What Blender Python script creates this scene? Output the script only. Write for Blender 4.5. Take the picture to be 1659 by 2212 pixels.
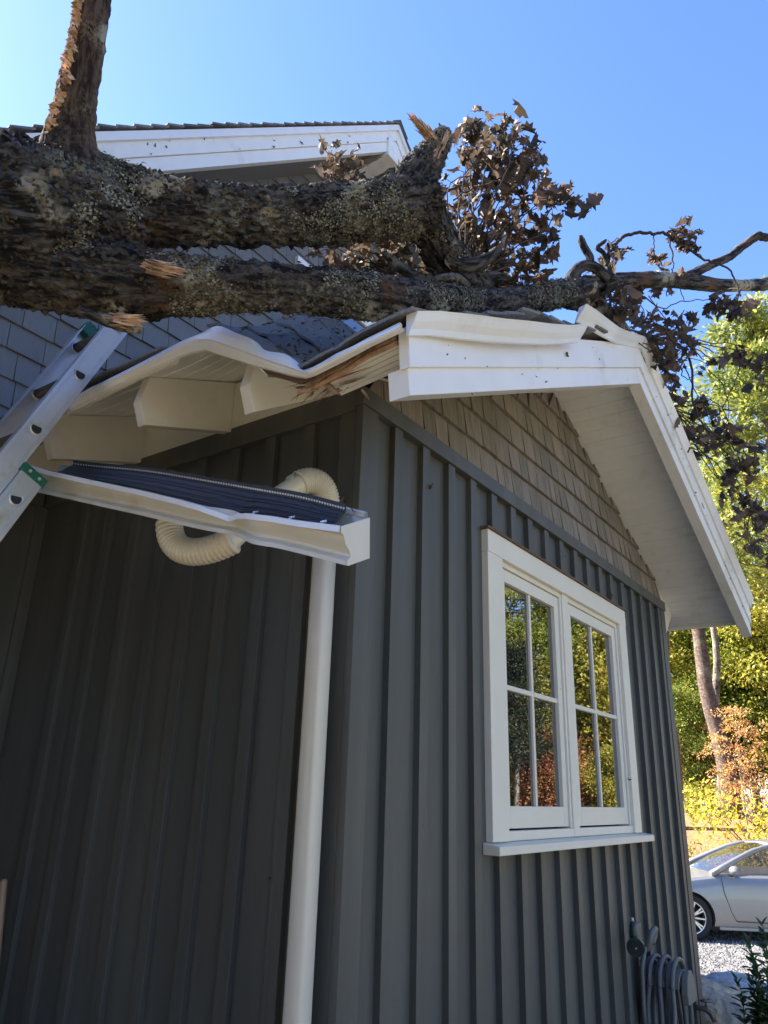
import bpy, math, random
from math import sin, cos, pi, radians, sqrt, exp, floor
from mathutils import Vector, Matrix, noise
R = random.Random(11)
S = bpy.context.scene
for o in list(bpy.data.objects): bpy.data.objects.remove(o)
# ------------------------------------------------------------------ camera
CP = Vector((-1.976, -1.53, 1.6))
AX = Matrix(((0.571933, -0.300669, -0.763211), (-0.819763, -0.175816, -0.545049), (0.029695, 0.937383, -0.347032)))
F, CX, CY = 1640.0, 829.5, 1106.0
ar = Matrix((AX.row[0], AX.row[1], AX.row[2]))
# re-orthonormalise the rotation
c0 = ar.col[0].normalized(); c2 = (ar.col[2] - c0 * c0.dot(ar.col[2])).normalized(); c1 = c2.cross(c0)
RM = Matrix((c0, c1, c2)).transposed()
cam = bpy.data.cameras.new('camera'); cam_o = bpy.data.objects.new('camera', cam); S.collection.objects.link(cam_o)
cam_o.matrix_world = Matrix.Translation(CP) @ RM.to_4x4()
cam.sensor_fit = 'VERTICAL'; cam.sensor_height = 36; cam.lens = F / 2212 * 36
cam.clip_start = .05; cam.clip_end = 2000
S.camera = cam_o
S.render.resolution_x, S.render.resolution_y = 768, 1024
# ------------------------------------------------------------------ light
SUN_AZ, SUN_EL = radians(106), radians(40)          # azimuth counter-clockwise from +X
sd = Vector((cos(SUN_AZ) * cos(SUN_EL), sin(SUN_AZ) * cos(SUN_EL), sin(SUN_EL)))
W = bpy.data.worlds.new('World'); S.world = W; W.use_nodes = True
nt = W.node_tree; nt.nodes.clear()
sky = nt.nodes.new('ShaderNodeTexSky'); sky.sky_type = 'NISHITA'; sky.sun_disc = False
sky.sun_elevation = SUN_EL; sky.sun_rotation = math.atan2(sd.x, sd.y)
sky.altitude = 700; sky.air_density = 1.0; sky.dust_density = .5; sky.ozone_density = 3.5
bg = nt.nodes.new('ShaderNodeBackground'); bg.inputs[1].default_value = .094
out = nt.nodes.new('ShaderNodeOutputWorld')
hsv = nt.nodes.new('ShaderNodeHueSaturation'); hsv.inputs['Saturation'].default_value = 1.13; hsv.inputs['Hue'].default_value = .512
nt.links.new(sky.outputs[0], hsv.inputs['Color']); nt.links.new(hsv.outputs[0], bg.inputs[0]); nt.links.new(bg.outputs[0], out.inputs[0])
sl = bpy.data.lights.new('sun', 'SUN'); sl.energy = 4.6; sl.angle = radians(.5); sl.color = (1, .93, .82)
so = bpy.data.objects.new('sun', sl); S.collection.objects.link(so)
so.rotation_euler = sd.to_track_quat('Z', 'Y').to_euler()
S.view_settings.view_transform = 'Standard'; S.view_settings.look = 'None'
S.view_settings.exposure = 2.4; S.view_settings.gamma = 1
S.render.engine = 'CYCLES'
S.cycles.max_bounces = 8; S.cycles.diffuse_bounces = 4; S.cycles.transparent_max_bounces = 12

# ------------------------------------------------------------------ helpers
def at(px, py, d):                     # point of the photograph (1659 px wide) at depth d metres
    return CP + RM @ Vector(((px - CX) / F, -(py - CY) / F, -1)) * d
def on(ax, val, px, py):               # ... on the plane axis = val
    r = RM @ Vector(((px - CX) / F, -(py - CY) / F, -1))
    return CP + r * ((val - CP[ax]) / r[ax])
def fbm(p, o=4): return noise.fractal(Vector(p), 1.0, 2.0, o)
def tag(o, label=None, cat=None, group=None, kind=None):
    if label: o['label'] = label
    if cat: o['category'] = cat
    if group: o['group'] = group
    if kind: o['kind'] = kind
    return o
def empty(name, loc, label, cat, group=None, rz=0):
    o = bpy.data.objects.new(name, None); S.collection.objects.link(o)
    o.location = loc; o.rotation_euler.z = rz; o.empty_display_size = .2
    return tag(o, label, cat, group)
def wloc(p):
    v = Vector((0, 0, 0))
    while p: v += p.location; p = p.parent
    return v
class MB:
    def __init__(s): s.w = []; s.v = []; s.f = []; s.c = []; s.m = []; s.cur = .5; s.mi = 0
    def add(s, vs, fs):
        n = len(s.v); s.v += [tuple(v) for v in vs]
        for f in fs: s.f.append([i + n for i in f]); s.c.append(s.cur); s.m.append(s.mi)
        return n
    def hexa(s, p):                    # 8 points: bottom 4 ccw, top 4 ccw
        s.add(p, [(3, 2, 1, 0), (4, 5, 6, 7), (0, 1, 5, 4), (1, 2, 6, 5), (2, 3, 7, 6), (3, 0, 4, 7)])
    def box(s, a, b):
        (x0, y0, z0), (x1, y1, z1) = a, b
        s.hexa([(x0, y0, z0), (x1, y0, z0), (x1, y1, z0), (x0, y1, z0), (x0, y0, z1), (x1, y0, z1), (x1, y1, z1), (x0, y1, z1)])
    def obox(s, o, X, Y, Z):           # corner o and three edge vectors
        o, X, Y, Z = map(Vector, (o, X, Y, Z))
        s.hexa([o, o + X, o + X + Y, o + Y, o + Z, o + X + Z, o + X + Y + Z, o + Y + Z])
    def prism(s, poly, d):             # planar polygon extruded by vector d
        n = len(poly); d = Vector(d); P = [Vector(p) for p in poly]
        s.add(P + [p + d for p in P], [tuple(range(n))[::-1], tuple(range(n, 2 * n))] + [(i, (i + 1) % n, n + (i + 1) % n, n + i) for i in range(n)])
    def grid(s, rows):
        n = len(rows[0]); vs = [p for r in rows for p in r]
        s.add(vs, [(j * n + i, j * n + i + 1, (j + 1) * n + i + 1, (j + 1) * n + i) for j in range(len(rows) - 1) for i in range(n - 1)])
    def tube(s, pts, rad, n=10, cap=True, sec=None):
        pts = [Vector(p) for p in pts]; rows = []; k = len(pts)
        if not hasattr(rad, '__len__'): rad = [rad] * k
        t = (pts[1] - pts[0]).normalized(); a = t.orthogonal().normalized()
        if sec is not None: a = (Vector(sec) - t * t.dot(Vector(sec))).normalized()
        for i, p in enumerate(pts):
            t2 = (pts[min(i + 1, k - 1)] - pts[max(i - 1, 0)]).normalized()
            a = (a - t2 * a.dot(t2)).normalized(); b = t2.cross(a)
            rows.append([p + (a * cos(2 * pi * j / n) + b * sin(2 * pi * j / n)) * rad[i] for j in range(n)])
        vs = [v for r in rows for v in r]
        fs = [(i * n + j, i * n + (j + 1) % n, (i + 1) * n + (j + 1) % n, (i + 1) * n + j) for i in range(k - 1) for j in range(n)]
        if cap: fs += [tuple(range(n))[::-1], tuple((k - 1) * n + j for j in range(n))]
        s.add(vs, fs)
    def sweep(s, pts, prof, A, B, closed=True, cap=True):   # profile [(a,b)] in axes A,B, swept along pts (no turning)
        A = Vector(A); B = Vector(B); n = len(prof)
        vs = [Vector(p) + A * a + B * b for p in pts for a, b in prof]
        m = n if closed else n - 1
        fs = [(i * n + j, i * n + (j + 1) % n, (i + 1) * n + (j + 1) % n, (i + 1) * n + j) for i in range(len(pts) - 1) for j in range(m)]
        if closed and cap: fs += [tuple(range(n))[::-1], tuple((len(pts) - 1) * n + j for j in range(n))]
        s.add(vs, fs)
    def build(s, name, mat, parent=None, smooth=False, bevel=0, loc=None):
        base = wloc(parent) if parent else Vector(loc or (0, 0, 0))
        me = bpy.data.meshes.new(name)
        me.from_pydata([(v[0] - base.x, v[1] - base.y, v[2] - base.z) for v in s.v], [], s.f)
        mats = mat if isinstance(mat, (list, tuple)) else [mat]
        for m in mats: me.materials.append(m)
        at_ = me.attributes.new('rnd', 'FLOAT', 'FACE'); at_.data.foreach_set('value', s.c)
        me.polygons.foreach_set('material_index', s.m)
        if s.w and len(s.w) == len(s.v):
            aw = me.attributes.new('bw', 'FLOAT_VECTOR', 'POINT'); aw.data.foreach_set('vector', [c for q in s.w for c in q])
        if smooth: me.polygons.foreach_set('use_smooth', [True] * len(me.polygons))
        me.update()
        o = bpy.data.objects.new(name, me); S.collection.objects.link(o)
        if parent: o.parent = parent
        elif loc is not None: o.location = loc
        if bevel:
            b = o.modifiers.new('bevel', 'BEVEL'); b.width = bevel; b.segments = 2; b.limit_method = 'ANGLE'
        return o
def link(nt, a, b): nt.links.new(a, b)
def mat(name, col, rough=.6, var=.15, scale=6, bump=0, bscale=60, metal=0, spec=.5, rnd=0, stretch=(1, 1, 1), col2=None, mix=(.45, .6), transl=0, coat=0):
    m = bpy.data.materials.new(name); m.use_nodes = True; t = m.node_tree; N = t.nodes; P = N['Principled BSDF']
    P.inputs['Roughness'].default_value = rough; P.inputs['Metallic'].default_value = metal
    P.inputs['Specular IOR Level'].default_value = spec; P.inputs['Coat Weight'].default_value = coat
    tc = N.new('ShaderNodeTexCoord'); mp = N.new('ShaderNodeMapping'); mp.inputs['Scale'].default_value = stretch
    link(t, tc.outputs['Object'], mp.inputs[0])
    nz = N.new('ShaderNodeTexNoise'); nz.inputs['Scale'].default_value = scale; nz.inputs['Detail'].default_value = 8; nz.inputs['Roughness'].default_value = .65
    link(t, mp.outputs[0], nz.inputs[0])
    rgb = N.new('ShaderNodeRGB'); rgb.outputs[0].default_value = (*col, 1); cur = rgb.outputs[0]
    if col2:
        mr = N.new('ShaderNodeMapRange'); mr.inputs[1].default_value = mix[0]; mr.inputs[2].default_value = mix[1]
        link(t, nz.outputs[0], mr.inputs[0])
        mx = N.new('ShaderNodeMix'); mx.data_type = 'RGBA'; link(t, mr.outputs[0], mx.inputs[0]); link(t, cur, mx.inputs[6]); mx.inputs[7].default_value = (*col2, 1)
        cur = mx.outputs[2]
    hs = N.new('ShaderNodeHueSaturation'); link(t, cur, hs.inputs['Color'])
    n2 = N.new('ShaderNodeTexNoise'); n2.inputs['Scale'].default_value = scale * 2.3; n2.inputs['Detail'].default_value = 6
    link(t, mp.outputs[0], n2.inputs[0])
    ma = N.new('ShaderNodeMath'); ma.operation = 'MULTIPLY_ADD'; link(t, n2.outputs[0], ma.inputs[0]); ma.inputs[1].default_value = 2 * var; ma.inputs[2].default_value = 1 - var
    v = ma.outputs[0]
    if rnd:
        a = N.new('ShaderNodeAttribute'); a.attribute_name = 'rnd'
        m2 = N.new('ShaderNodeMath'); m2.operation = 'MULTIPLY_ADD'; link(t, a.outputs['Fac'], m2.inputs[0]); m2.inputs[1].default_value = 2 * rnd; m2.inputs[2].default_value = 1 - rnd
        m3 = N.new('ShaderNodeMath'); m3.operation = 'MULTIPLY'; link(t, v, m3.inputs[0]); link(t, m2.outputs[0], m3.inputs[1]); v = m3.outputs[0]
        m4 = N.new('ShaderNodeMath'); m4.operation = 'MULTIPLY_ADD'; link(t, a.outputs['Fac'], m4.inputs[0]); m4.inputs[1].default_value = -.03; m4.inputs[2].default_value = .515
        link(t, m4.outputs[0], hs.inputs['Hue'])
    link(t, v, hs.inputs['Value'])
    link(t, hs.outputs[0], P.inputs['Base Color'])
    if bump:
        n3 = N.new('ShaderNodeTexNoise'); n3.inputs['Scale'].default_value = bscale; n3.inputs['Detail'].default_value = 5; link(t, mp.outputs[0], n3.inputs[0])
        b = N.new('ShaderNodeBump'); b.inputs['Strength'].default_value = bump; b.inputs['Distance'].default_value = .01
        link(t, n3.outputs[0], b.inputs['Height']); link(t, b.outputs[0], P.inputs['Normal'])
    if transl:
        tr = N.new('ShaderNodeBsdfTranslucent'); link(t, hs.outputs[0], tr.inputs[0])
        ms = N.new('ShaderNodeMixShader'); ms.inputs[0].default_value = transl
        link(t, P.outputs[0], ms.inputs[1]); link(t, tr.outputs[0], ms.inputs[2]); link(t, ms.outputs[0], N['Material Output'].inputs[0])
    return m
M = {}
M['siding'] = mat('slate_paint', (.074, .077, .072), .5, .20, 3, .15, 160, stretch=(1.8, 1.8, .12), col2=(.094, .096, .088))
M['white'] = mat('white_paint', (.80, .80, .78), .45, .07, 3, .12, 140, col2=(.56, .54, .47), mix=(.56, .78))
M['offwhite'] = mat('cream_paint', (.68, .66, .60), .5, .06, 3, .05, 90, col2=(.54, .51, .44), mix=(.5, .75))
M['vinyl'] = mat('window_vinyl', (.76, .72, .61), .4, .05, 3, .02, 90)
M['cedar'] = mat('weathered_cedar', (.235, .205, .163), .75, .30, 5, .5, 60, rnd=.2, stretch=(7, 7, .6), col2=(.17, .15, .125), mix=(.4, .65))
M['grayshingle'] = mat('gray_painted_shingle', (.165, .160, .155), .6, .18, 5, .4, 60, rnd=.12, stretch=(6, 6, .7))
M['asphalt'] = mat('asphalt_shingle', (.20, .20, .20), .9, .45, 60, 1, 250, rnd=.35, col2=(.30, .30, .29), mix=(.55, .7))
M['rawwood'] = mat('broken_raw_wood', (.42, .27, .18), .7, .25, 6, .5, 60, rnd=.45, stretch=(4, 4, 4), col2=(.20, .11, .07), mix=(.45, .6))
M['darkwood'] = mat('old_brown_wood', (.13, .075, .05), .8, .3, 8, .4, 60, rnd=.3)
M['metal_white'] = mat('white_metal', (.80, .81, .83), .3, .04, 4, .03, 30, col2=(.68, .67, .62), mix=(.55, .75), spec=.6)
M['gutter'] = mat('beige_gutter_metal', (.62, .60, .53), .35, .06, 4, .03, 40, col2=(.48, .44, .36), mix=(.52, .75))
M['pipe'] = mat('beige_downspout', (.64, .60, .50), .3, .05, 5, .02, 60)
M['guard'] = mat('dark_gutter_guard', (.06, .06, .064), .4, .2, 30, .3, 200, metal=.6)
M['alu'] = mat('aluminium', (.62, .63, .64), .38, .12, 6, .1, 90, metal=.75, col2=(.50, .47, .36), mix=(.55, .72))
M['rung'] = mat('dull_rung_metal', (.10, .10, .10), .5, .2, 12, .2, 90, metal=.5)
M['green'] = mat('green_plastic', (.01, .12, .065), .4, .15, 12)
M['black'] = mat('black_plastic', (.012, .013, .015), .5, .1, 12)
M['insul'] = mat('pink_membrane', (.50, .24, .20), .8, .1, 12)

# ------------------------------------------------------------------ terrain
def ss(t): t = min(1, max(0, t)); return t * t * (3 - 2 * t)
def hgt(x, y):
    u = (x + 1.98) * .97 + (y + 1.53) * .24
    h = -.15 * ss((u - 2) / 2) - .25 * ss((u - 6.5) / 4) + 1.55 * ss((u - 18.5) / 12) + max(0, u - 32) * .012
    return h + .02 * noise.noise(Vector((x * .5, y * .5, 0)))
def sheet(name, xs, ys, mat_, off, inside=None, kind='structure', label=None, cat=None, rough=0):
    m = MB(); idx = {}
    for j in range(len(ys) - 1):
        for i in range(len(xs) - 1):
            if inside and not inside((xs[i] + xs[i + 1]) / 2, (ys[j] + ys[j + 1]) / 2): continue
            f = []
            for (a, b) in ((i, j), (i + 1, j), (i + 1, j + 1), (i, j + 1)):
                if (a, b) not in idx:
                    x, y = xs[a], ys[b]; idx[a, b] = len(m.v)
                    m.v.append((x, y, hgt(x, y) + off + (rough * (fbm((x * 3, y * 3, 1)) + .4 * fbm((x * 11, y * 11, 1))) if rough else 0)))
                f.append(idx[a, b])
            m.f.append(f); m.c.append(.5); m.m.append(0)
    o = m.build(name, mat_, smooth=True); o['kind'] = kind
    if kind == 'stuff': tag(o, label, cat)
    return o
def fr(a, b, n): return [a + (b - a) * i / n for i in range(n + 1)]
gx = [-300, -120, -50, -20] + fr(-10, 50, 120) + [60, 80, 120, 300, 900]
gy = [-900, -300, -120, -60] + fr(-35, 35, 140) + [50, 80, 150, 300, 900]
M['soil'] = mat('leaf_strewn_ground', (.30, .235, .15), .9, .4, 3, .8, 25, col2=(.20, .17, .09), mix=(.4, .6))
M['gravel'] = mat('driveway_gravel', (.21, .20, .19), .9, .55, 30, 1, 45, col2=(.11, .11, .11), mix=(.4, .6))
M['mulch'] = mat('pine_straw_mulch', (.34, .17, .075), .9, .45, 9, 1, 30, col2=(.22, .09, .035), mix=(.4, .65))
sheet('ground', gx, gy, M['soil'], 0)
def dv(x, y):
    u = (x + 1.98) * .97 + (y + 1.53) * .24
    return u + .3 * sin(y * .9)
sheet('driveway', fr(6, 17.5, 46), fr(-14, 16, 100), M['gravel'], .012, lambda x, y: 9.2 < dv(x, y) < 18.2)
sheet('mulch_bank', fr(14, 34, 60), fr(-12, 16, 84), M['mulch'], .02, lambda x, y: 18.6 < dv(x, y) < 31.5, rough=.03)

# ================================================================== HOUSE WING
wing = empty('house_wing', (0, 0, 0), 'slate board and batten gabled wing with crushed eave corner and white double window', 'building')
XE, WX, RY = -.5, 3.74, 2.0           # eave, wall width, main wall plane
def gdrop(y):
    pts = [(-.60, 1.0), (-.52, 1.0), (-.40, 1.04), (-.28, 1.16), (-.16, 1.24), (-.05, 1.02), (.06, .62), (.16, .26), (.25, .02), (.34, -.03), (.5, 0), (3, 0)]
    for (a, u), (b, v) in zip(pts, pts[1:]):
        if y <= b: t = (y - a) / (b - a); t = max(0, t); return u + (v - u) * t * t * (3 - 2 * t)
    return 0
def rtop(x, y):
    b = 3.08 + .42 * (min(x, WX - x) + .5)
    if x < 1.87: b -= .25 * max(0, (1.87 - x) / 2.37) * gdrop(y)
    b += .13 * exp(-((x + .02) / .24) ** 2 - ((y - .22) / .26) ** 2) * ss((x + .5) / .3)
    if y < -.38 and -.35 < x < 1.15: b += (.38 + y) * -.16 * sin(pi * (x + .35) / 1.5) * (1 + .5 * sin(x * 7))
    return b
# walls
w = MB()
X0, X1, Z0, Z1 = .98, 2.76, 1.45, 2.70
zt = lambda x: rtop(x, 1) - .06
for (a, b, c, d) in ((0, X0, -.3, 3.0), (X1, WX, -.3, 3.0), (X0, X1, -.3, Z0), (X0, X1, Z1, 3.0)): w.box((a, .0, c), (b, .1, d))
w.prism([(0, 0, 3.0), (WX, 0, 3.0), (WX, 0, zt(WX)), (1.87, 0, zt(1.87)), (0, 0, zt(0) - .28)], (0, .1, 0))
w.box((0, .1, -.3), (.1, RY, 3.12)); w.box((WX - .1, .1, -.5), (WX, RY, 3.1))
w.build('wall_panel', M['siding'], wing)
# battens: gable wall
b = MB()
for k in range(18):
    x = .19 + .2 * k
    if x + .06 > WX - .08: break
    jx = R.uniform(-.006, .006)
    if X0 - .08 < x < X1 + .02:
        b.box((x + jx, -.026, 2.735), (x + jx + .055, .004, 2.93)); b.box((x + jx, -.026, -.2), (x + jx + .055, .004, 1.40))
    else: b.box((x + jx, -.026, -.2), (x + jx + .055, .004, 2.93))
# battens: side wall
for k in range(8):
    y = .2 + .2 * k + R.uniform(-.004, .004)
    b.box((-.022, y, -.2), (.004, y + .055, 2.91))
b.build('batten', M['siding'], wing, bevel=.0015)
cb = MB()
cb.box((-.024, -.028, -.25), (.075, .003, 2.93)); cb.box((-.024, .0035, -.25), (.003, .075, 2.91))
cb.build('corner_board', M['siding'], wing, bevel=.002); cb = MB(); cb.box((WX - .075, -.028, -.4), (WX + .024, .003, 2.93))
cb.build('corner_board', M['siding'], wing, bevel=.002)
fb = MB()
fb.box((-.032, -.036, 2.931), (WX + .03, .003, 3.0)); fb.box((-.030, .0035, 2.911), (.003, RY, 3.04))
fb.build('frieze_board', M['siding'], wing, bevel=.002)
# cedar shingles of the gable
def shingles(m, O, U, N_, z0, z1, xr, ex=.148, wmin=.09, wmax=.2, th=.014, xs=(0, 4)):
    O = Vector(O); U = Vector(U); N_ = Vector(N_); Z = Vector((0, 0, 1)); k = 0; z = z0
    while z < z1:
        x = xs[0] - R.uniform(0, .15)
        while x < xs[1]:
            wd = R.uniform(wmin, wmax); lo, hi = xr(z), xr(z + ex * .98)
            a, c = x + .0015, x + wd - .0015; x += wd
            aL, cL = max(a, lo[0]), min(c, lo[1])
            if cL - aL < .01: continue
            aH, cH = min(max(a, hi[0]), cL), max(min(c, hi[1]), aL)
            if cH - aH < .004:
                mid = min(max((aH + cH) / 2, aL), cL); aH, cH = mid - .002, mid + .002
            m.cur = R.random(); j = R.uniform(-.0015, .0015); t = th + R.uniform(-.002, .003); dz = R.uniform(-.003, .003)
            p = lambda u, zz, n: O + U * u + Z * (zz + dz * (zz < z + .01)) + N_ * n
            tilt = .004 + j
            m.hexa([p(aL, z, t + tilt), p(cL, z, t - j), p(cL, z, .0), p(aL, z, .0), p(aH, z + ex, .005), p(cH, z + ex, .005), p(cH, z + ex, 0), p(aH, z + ex, 0)])
        z += ex; k += 1
sh = MB()
def xr(z): d = (z - 3.07) / .42; return (max(.0, d - .05), min(WX, WX - d + .05)) if z > 3.07 else (.0, WX)
shingles(sh, (0, -.004, 0), (1, 0, 0), (0, -1, 0), 2.99, 3.86, xr, wmin=.07, wmax=.17, th=.02, xs=(0, WX))
sh.build('shingle_siding', M['cedar'], wing)
# window -------------------------------------------------------------
win = MB(); Y = -.032
win.box((.93, Y, 1.43), (1.075, .02, 2.63)); win.box((2.68, Y, 1.43), (2.80, .02, 2.63)); win.box((.93, Y - .002, 2.63), (2.80, .02, 2.735))
win.box((1.80, Y + .012, 1.43), (1.875, .03, 2.63))
win.box((1.075, Y + .014, 1.43), (1.80, .03, 1.468)); win.box((1.875, Y + .014, 1.43), (2.68, .03, 1.468))
win.box((1.075, -.012, 1.468), (1.095, .06, 2.63)); win.box((1.78, -.012, 1.468), (1.80, .06, 2.63)); win.box((1.875, -.012, 1.468), (1.895, .06, 2.63)); win.box((2.66, -.012, 1.468), (2.68, .06, 2.63))
win.box((1.095, -.012, 2.605), (1.78, .06, 2.63)); win.box((1.895, -.012, 2.605), (2.66, .06, 2.63))
wf = win.build('window', M['vinyl'], wing, bevel=.003)
hd = MB(); hd.box((.915, Y - .012, 2.7355), (2.815, .01, 2.745)); hd.build('head_flashing', M['darkwood'], wf)
si = MB(); si.prism([(.90, -.075, 1.385), (.90, .0, 1.385), (.90, .0, 1.43), (.90, -.075, 1.418)], (1.98, 0, 0)); si.build('sill', M['vinyl'], wf, bevel=.003)
glass = bpy.data.materials.new('window_glass'); glass.use_nodes = True; P_ = glass.node_tree.nodes['Principled BSDF']
P_.inputs['Base Color'].default_value = (.006, .008, .009, 1); P_.inputs['Roughness'].default_value = .012; P_.inputs['Specular IOR Level'].default_value = 1; P_.inputs['IOR'].default_value = 1.9
P_.inputs['Coat Weight'].default_value = 1; P_.inputs['Coat Roughness'].default_value = .01
M['glass'] = glass
for (a, c) in ((1.097, 1.778), (1.897, 2.658)):
    s_ = MB(); st = .052; z0, z1 = 1.476, 2.602; y0, y1 = -.002, .045
    s_.box((a, y0, z0), (a + st, y1, z1)); s_.box((c - st, y0, z0), (c, y1, z1))
    s_.box((a + st, y0, z0), (c - st, y1, z0 + .088)); s_.box((a + st, y0, z1 - .06), (c - st, y1, z1))
    mid = (a + c) / 2; zm = 2.06
    s_.box((mid - .011, .006, z0 + .088), (mid + .011, .024, z1 - .06)); s_.box((a + st, .0045, zm - .011), (mid - .0112, .024, zm + .011)); s_.box((mid + .0112, .0045, zm - .011), (c - st, .024, zm + .011))
    so_ = s_.build('sash', M['vinyl'], wf, bevel=.002)
    g = MB(); g.box((a + .03, .018, z0 + .05), (c - .03, .022, z1 - .03)); g.build('pane', M['glass'], wf)
ib = MB(); ib.box((X0, .3, Z0), (X1, .32, Z1)); ib.build('dark_interior', M['black'], wf)  # black sheet imitates the unlit room behind the panes

# roof: sheathing, shingles ------------------------------------------
def slab(m, xs, ys, f0, f1):           # two height functions -> closed slab
    top = [[(x, y, f1(x, y)) for x in xs] for y in ys]; bot = [[(x, y, f0(x, y)) for x in xs] for y in ys]
    m.grid(top); m.grid([r[::-1] for r in bot])
    m.grid([bot[0], top[0]]); m.grid([top[-1], bot[-1]])
    m.grid([[r[0] for r in top], [r[0] for r in bot]]); m.grid([[r[-1] for r in bot], [r[-1] for r in top]])
d = MB()
slab(d, fr(XE, 1.87, 40), fr(-.5, RY - .02, 50), lambda x, y: rtop(x, y) - .032, lambda x, y: rtop(x, y) - .012)
slab(d, fr(1.87, WX + .5, 20), fr(-.5, RY - .02, 20), lambda x, y: rtop(x, y) - .032, lambda x, y: rtop(x, y) - .012)
d.build('roof_sheathing', M['darkwood'], wing)
rs = MB()
for side in (0, 1):
    k = 0; x = XE - .025
    while x < 1.86:
        ex = .138; y = -.55 - R.uniform(0, .2)
        while y < RY - .03:
            wd = R.uniform(.16, .34); a, c = max(y, (-.578 if side == 0 and x < 1.1 else -.548) - R.uniform(0, .006)), min(y + wd - .004, RY - .03); y += wd
            if c - a < .02: continue
            if side == 0 and k == 0 and .02 < a < .3: continue            # torn first course, membrane shows
            rs.cur = R.random(); lift = R.uniform(0, .003) + (.004 if R.random() < .4 else 0); lf2 = 0
            if side == 0 and a < .4 and x < .6: lift += R.uniform(0, .008)
            yy = fr(a, c, max(1, int((c - a) / .05))); x2 = min(x + ex + .02, 1.90)
            g = lambda xx: xx if side == 0 else WX - xx
            top = [[(g(x + (x2 - x) * s_), v, rtop(g(x + (x2 - x) * s_), v) + (.004 + lift + .014 * (1 - s_))) for s_ in (0, .5, 1)] for v in yy]
            bot = [[(p[0], p[1], p[2] - .011) for p in r] for r in top]
            if side: top, bot = bot, top
            rs.grid([r[::-1] for r in top]); rs.grid(bot)
            rs.grid([[r[0] for r in bot], [r[0] for r in top]] if not side else [[r[0] for r in bot], [r[0] for r in top]])
            rs.grid([bot[0][::-1], top[0][::-1]]); rs.grid([bot[-1], top[-1]])
        x += ex; k += 1
# ridge caps
for i in range(14):
    y = -.53 + i * .19; rs.cur = R.random()
    for sgn in (-1, 1):
        rs.obox((1.87, y, 4.09 + .008 * (i % 2)), (sgn * .13, 0, -.054), (0, .21, 0), (0, 0, .009))
rs.build('roof_shingle', M['asphalt'], wing)
mb_ = MB(); mb_.grid([[(x, y, rtop(x, y) - .008) for x in fr(XE + .005, -.2, 6)][::-1] for y in fr(-.02, .34, 8)]); mb_.build('roof_membrane', M['insul'], wing)
# beadboard soffits with real grooves
def bead(m, x0, x1, ys, f, pitch=.085, th=.012):
    xs = []; x = x0
    while x < x1 - .001:
        e = min(x + pitch, x1); xs.append((x, e)); x = e
    for a, c in xs:
        g = .0045
        prof = [(a, .011), (a + g, 0), ((a + c) / 2, 0), (c - g, 0), (c, .011)]
        m.grid([[(px, y, f(px, y) + dz) for (px, dz) in prof][::-1] for y in ys])
        m.grid([[(px, y, f(px, y) + th) for (px, dz) in prof] for y in ys])
sf = MB()
bead(sf, XE + .01, .02, fr(-.0, RY - .03, 40), lambda x, y: rtop(x, y) - .058)
bead(sf, 1.87, WX + .47, fr(-.45, .0, 6), lambda x, y: rtop(x, y) - .19)
bead(sf, WX, WX + .47, fr(.0, RY, 10), lambda x, y: rtop(x, y) - .19)
bead(sf, .06, 1.87, fr(-.45, .0, 12), lambda x, y: rtop(x, y) - .10 - .09 * ss((x - .3) / 1.5))
sf.build('soffit', M['white'], wing)
# rafter tails and blocking of the side eave
for y0 in (.09, .655, 1.235, 1.80):
    m = MB(); zz = lambda x: rtop(x, y0 + .03) - .060 - (.01 if y0 < .2 else 0)
    m.prism([(-.455, y0, zz(-.455)), (-.48, y0, zz(-.48) - .10), (-.445, y0, zz(-.445) - .20), (.0, y0, zz(0) - .235), (.0, y0, zz(0))], (0, .042, 0))
    m.build('rafter_tail', M['offwhite'], wing, bevel=.002)
bk = MB()
for a, c in ((-.0, .088), (.134, .653), (.699, 1.233), (1.279, 1.798), (1.844, RY)): bk.box((-.035, a, 3.004), (.001, c, 3.215 - (.12 if a < .1 else 0)))
bk.build('frieze_blocking', M['offwhite'], wing)
# rake boards --------------------------------------------------------
def rake(x):
    b = 3.08 + .42 * (min(x, WX - x) + .5)
    return b - .25 * max(0, (1.87 - x) / 2.37)
def rake_pts(xs, y, dz): return [(x, y, rake(x) + dz) for x in xs]
def board(m, xa, xb, z0, z1, y0, y1, cut=0):
    n = 12 if xb < 2 else 2
    for x, x2 in zip(fr(xa, xb, 1), fr(xa, xb, 1)[1:]):
        p = [(x, y0, rake(x) + z0), (x2, y0, rake(x2) + z0), (x2, y1, rake(x2) + z0), (x, y1, rake(x) + z0),
             (x - cut, y0, rake(x) + z1), (x2, y0, rake(x2) + z1), (x2, y1, rake(x2) + z1), (x - cut, y1, rake(x) + z1)]
        m.hexa(p)
for nm, z0, z1, y0, y1, l0, l1 in (('rake_board', -.185, -.032, -.53, -.495, -.152, -.028), ('lower_rake_board', -.285, -.187, -.518, -.45, -.238, -.154)):
    xa = -.475 if nm == 'rake_board' else -.455
    m = MB(); m.hexa([(xa, y0, rake(xa) + l0), (1.8685, y0, rake(1.87) + z0), (1.8685, y1, rake(1.87) + z0), (xa, y1, rake(xa) + l0),
                      (xa - .012, y0, rake(xa) + l1), (1.8685, y0, rake(1.87) + z1), (1.8685, y1, rake(1.87) + z1), (xa - .012, y1, rake(xa) + l1)])
    m.build(nm, M['white'], wing, bevel=.002)
    m = MB(); board(m, 1.8715, WX + .52, z0, z1, y0, y1, .0); m.build(nm, M['white'], wing, bevel=.002)
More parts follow.
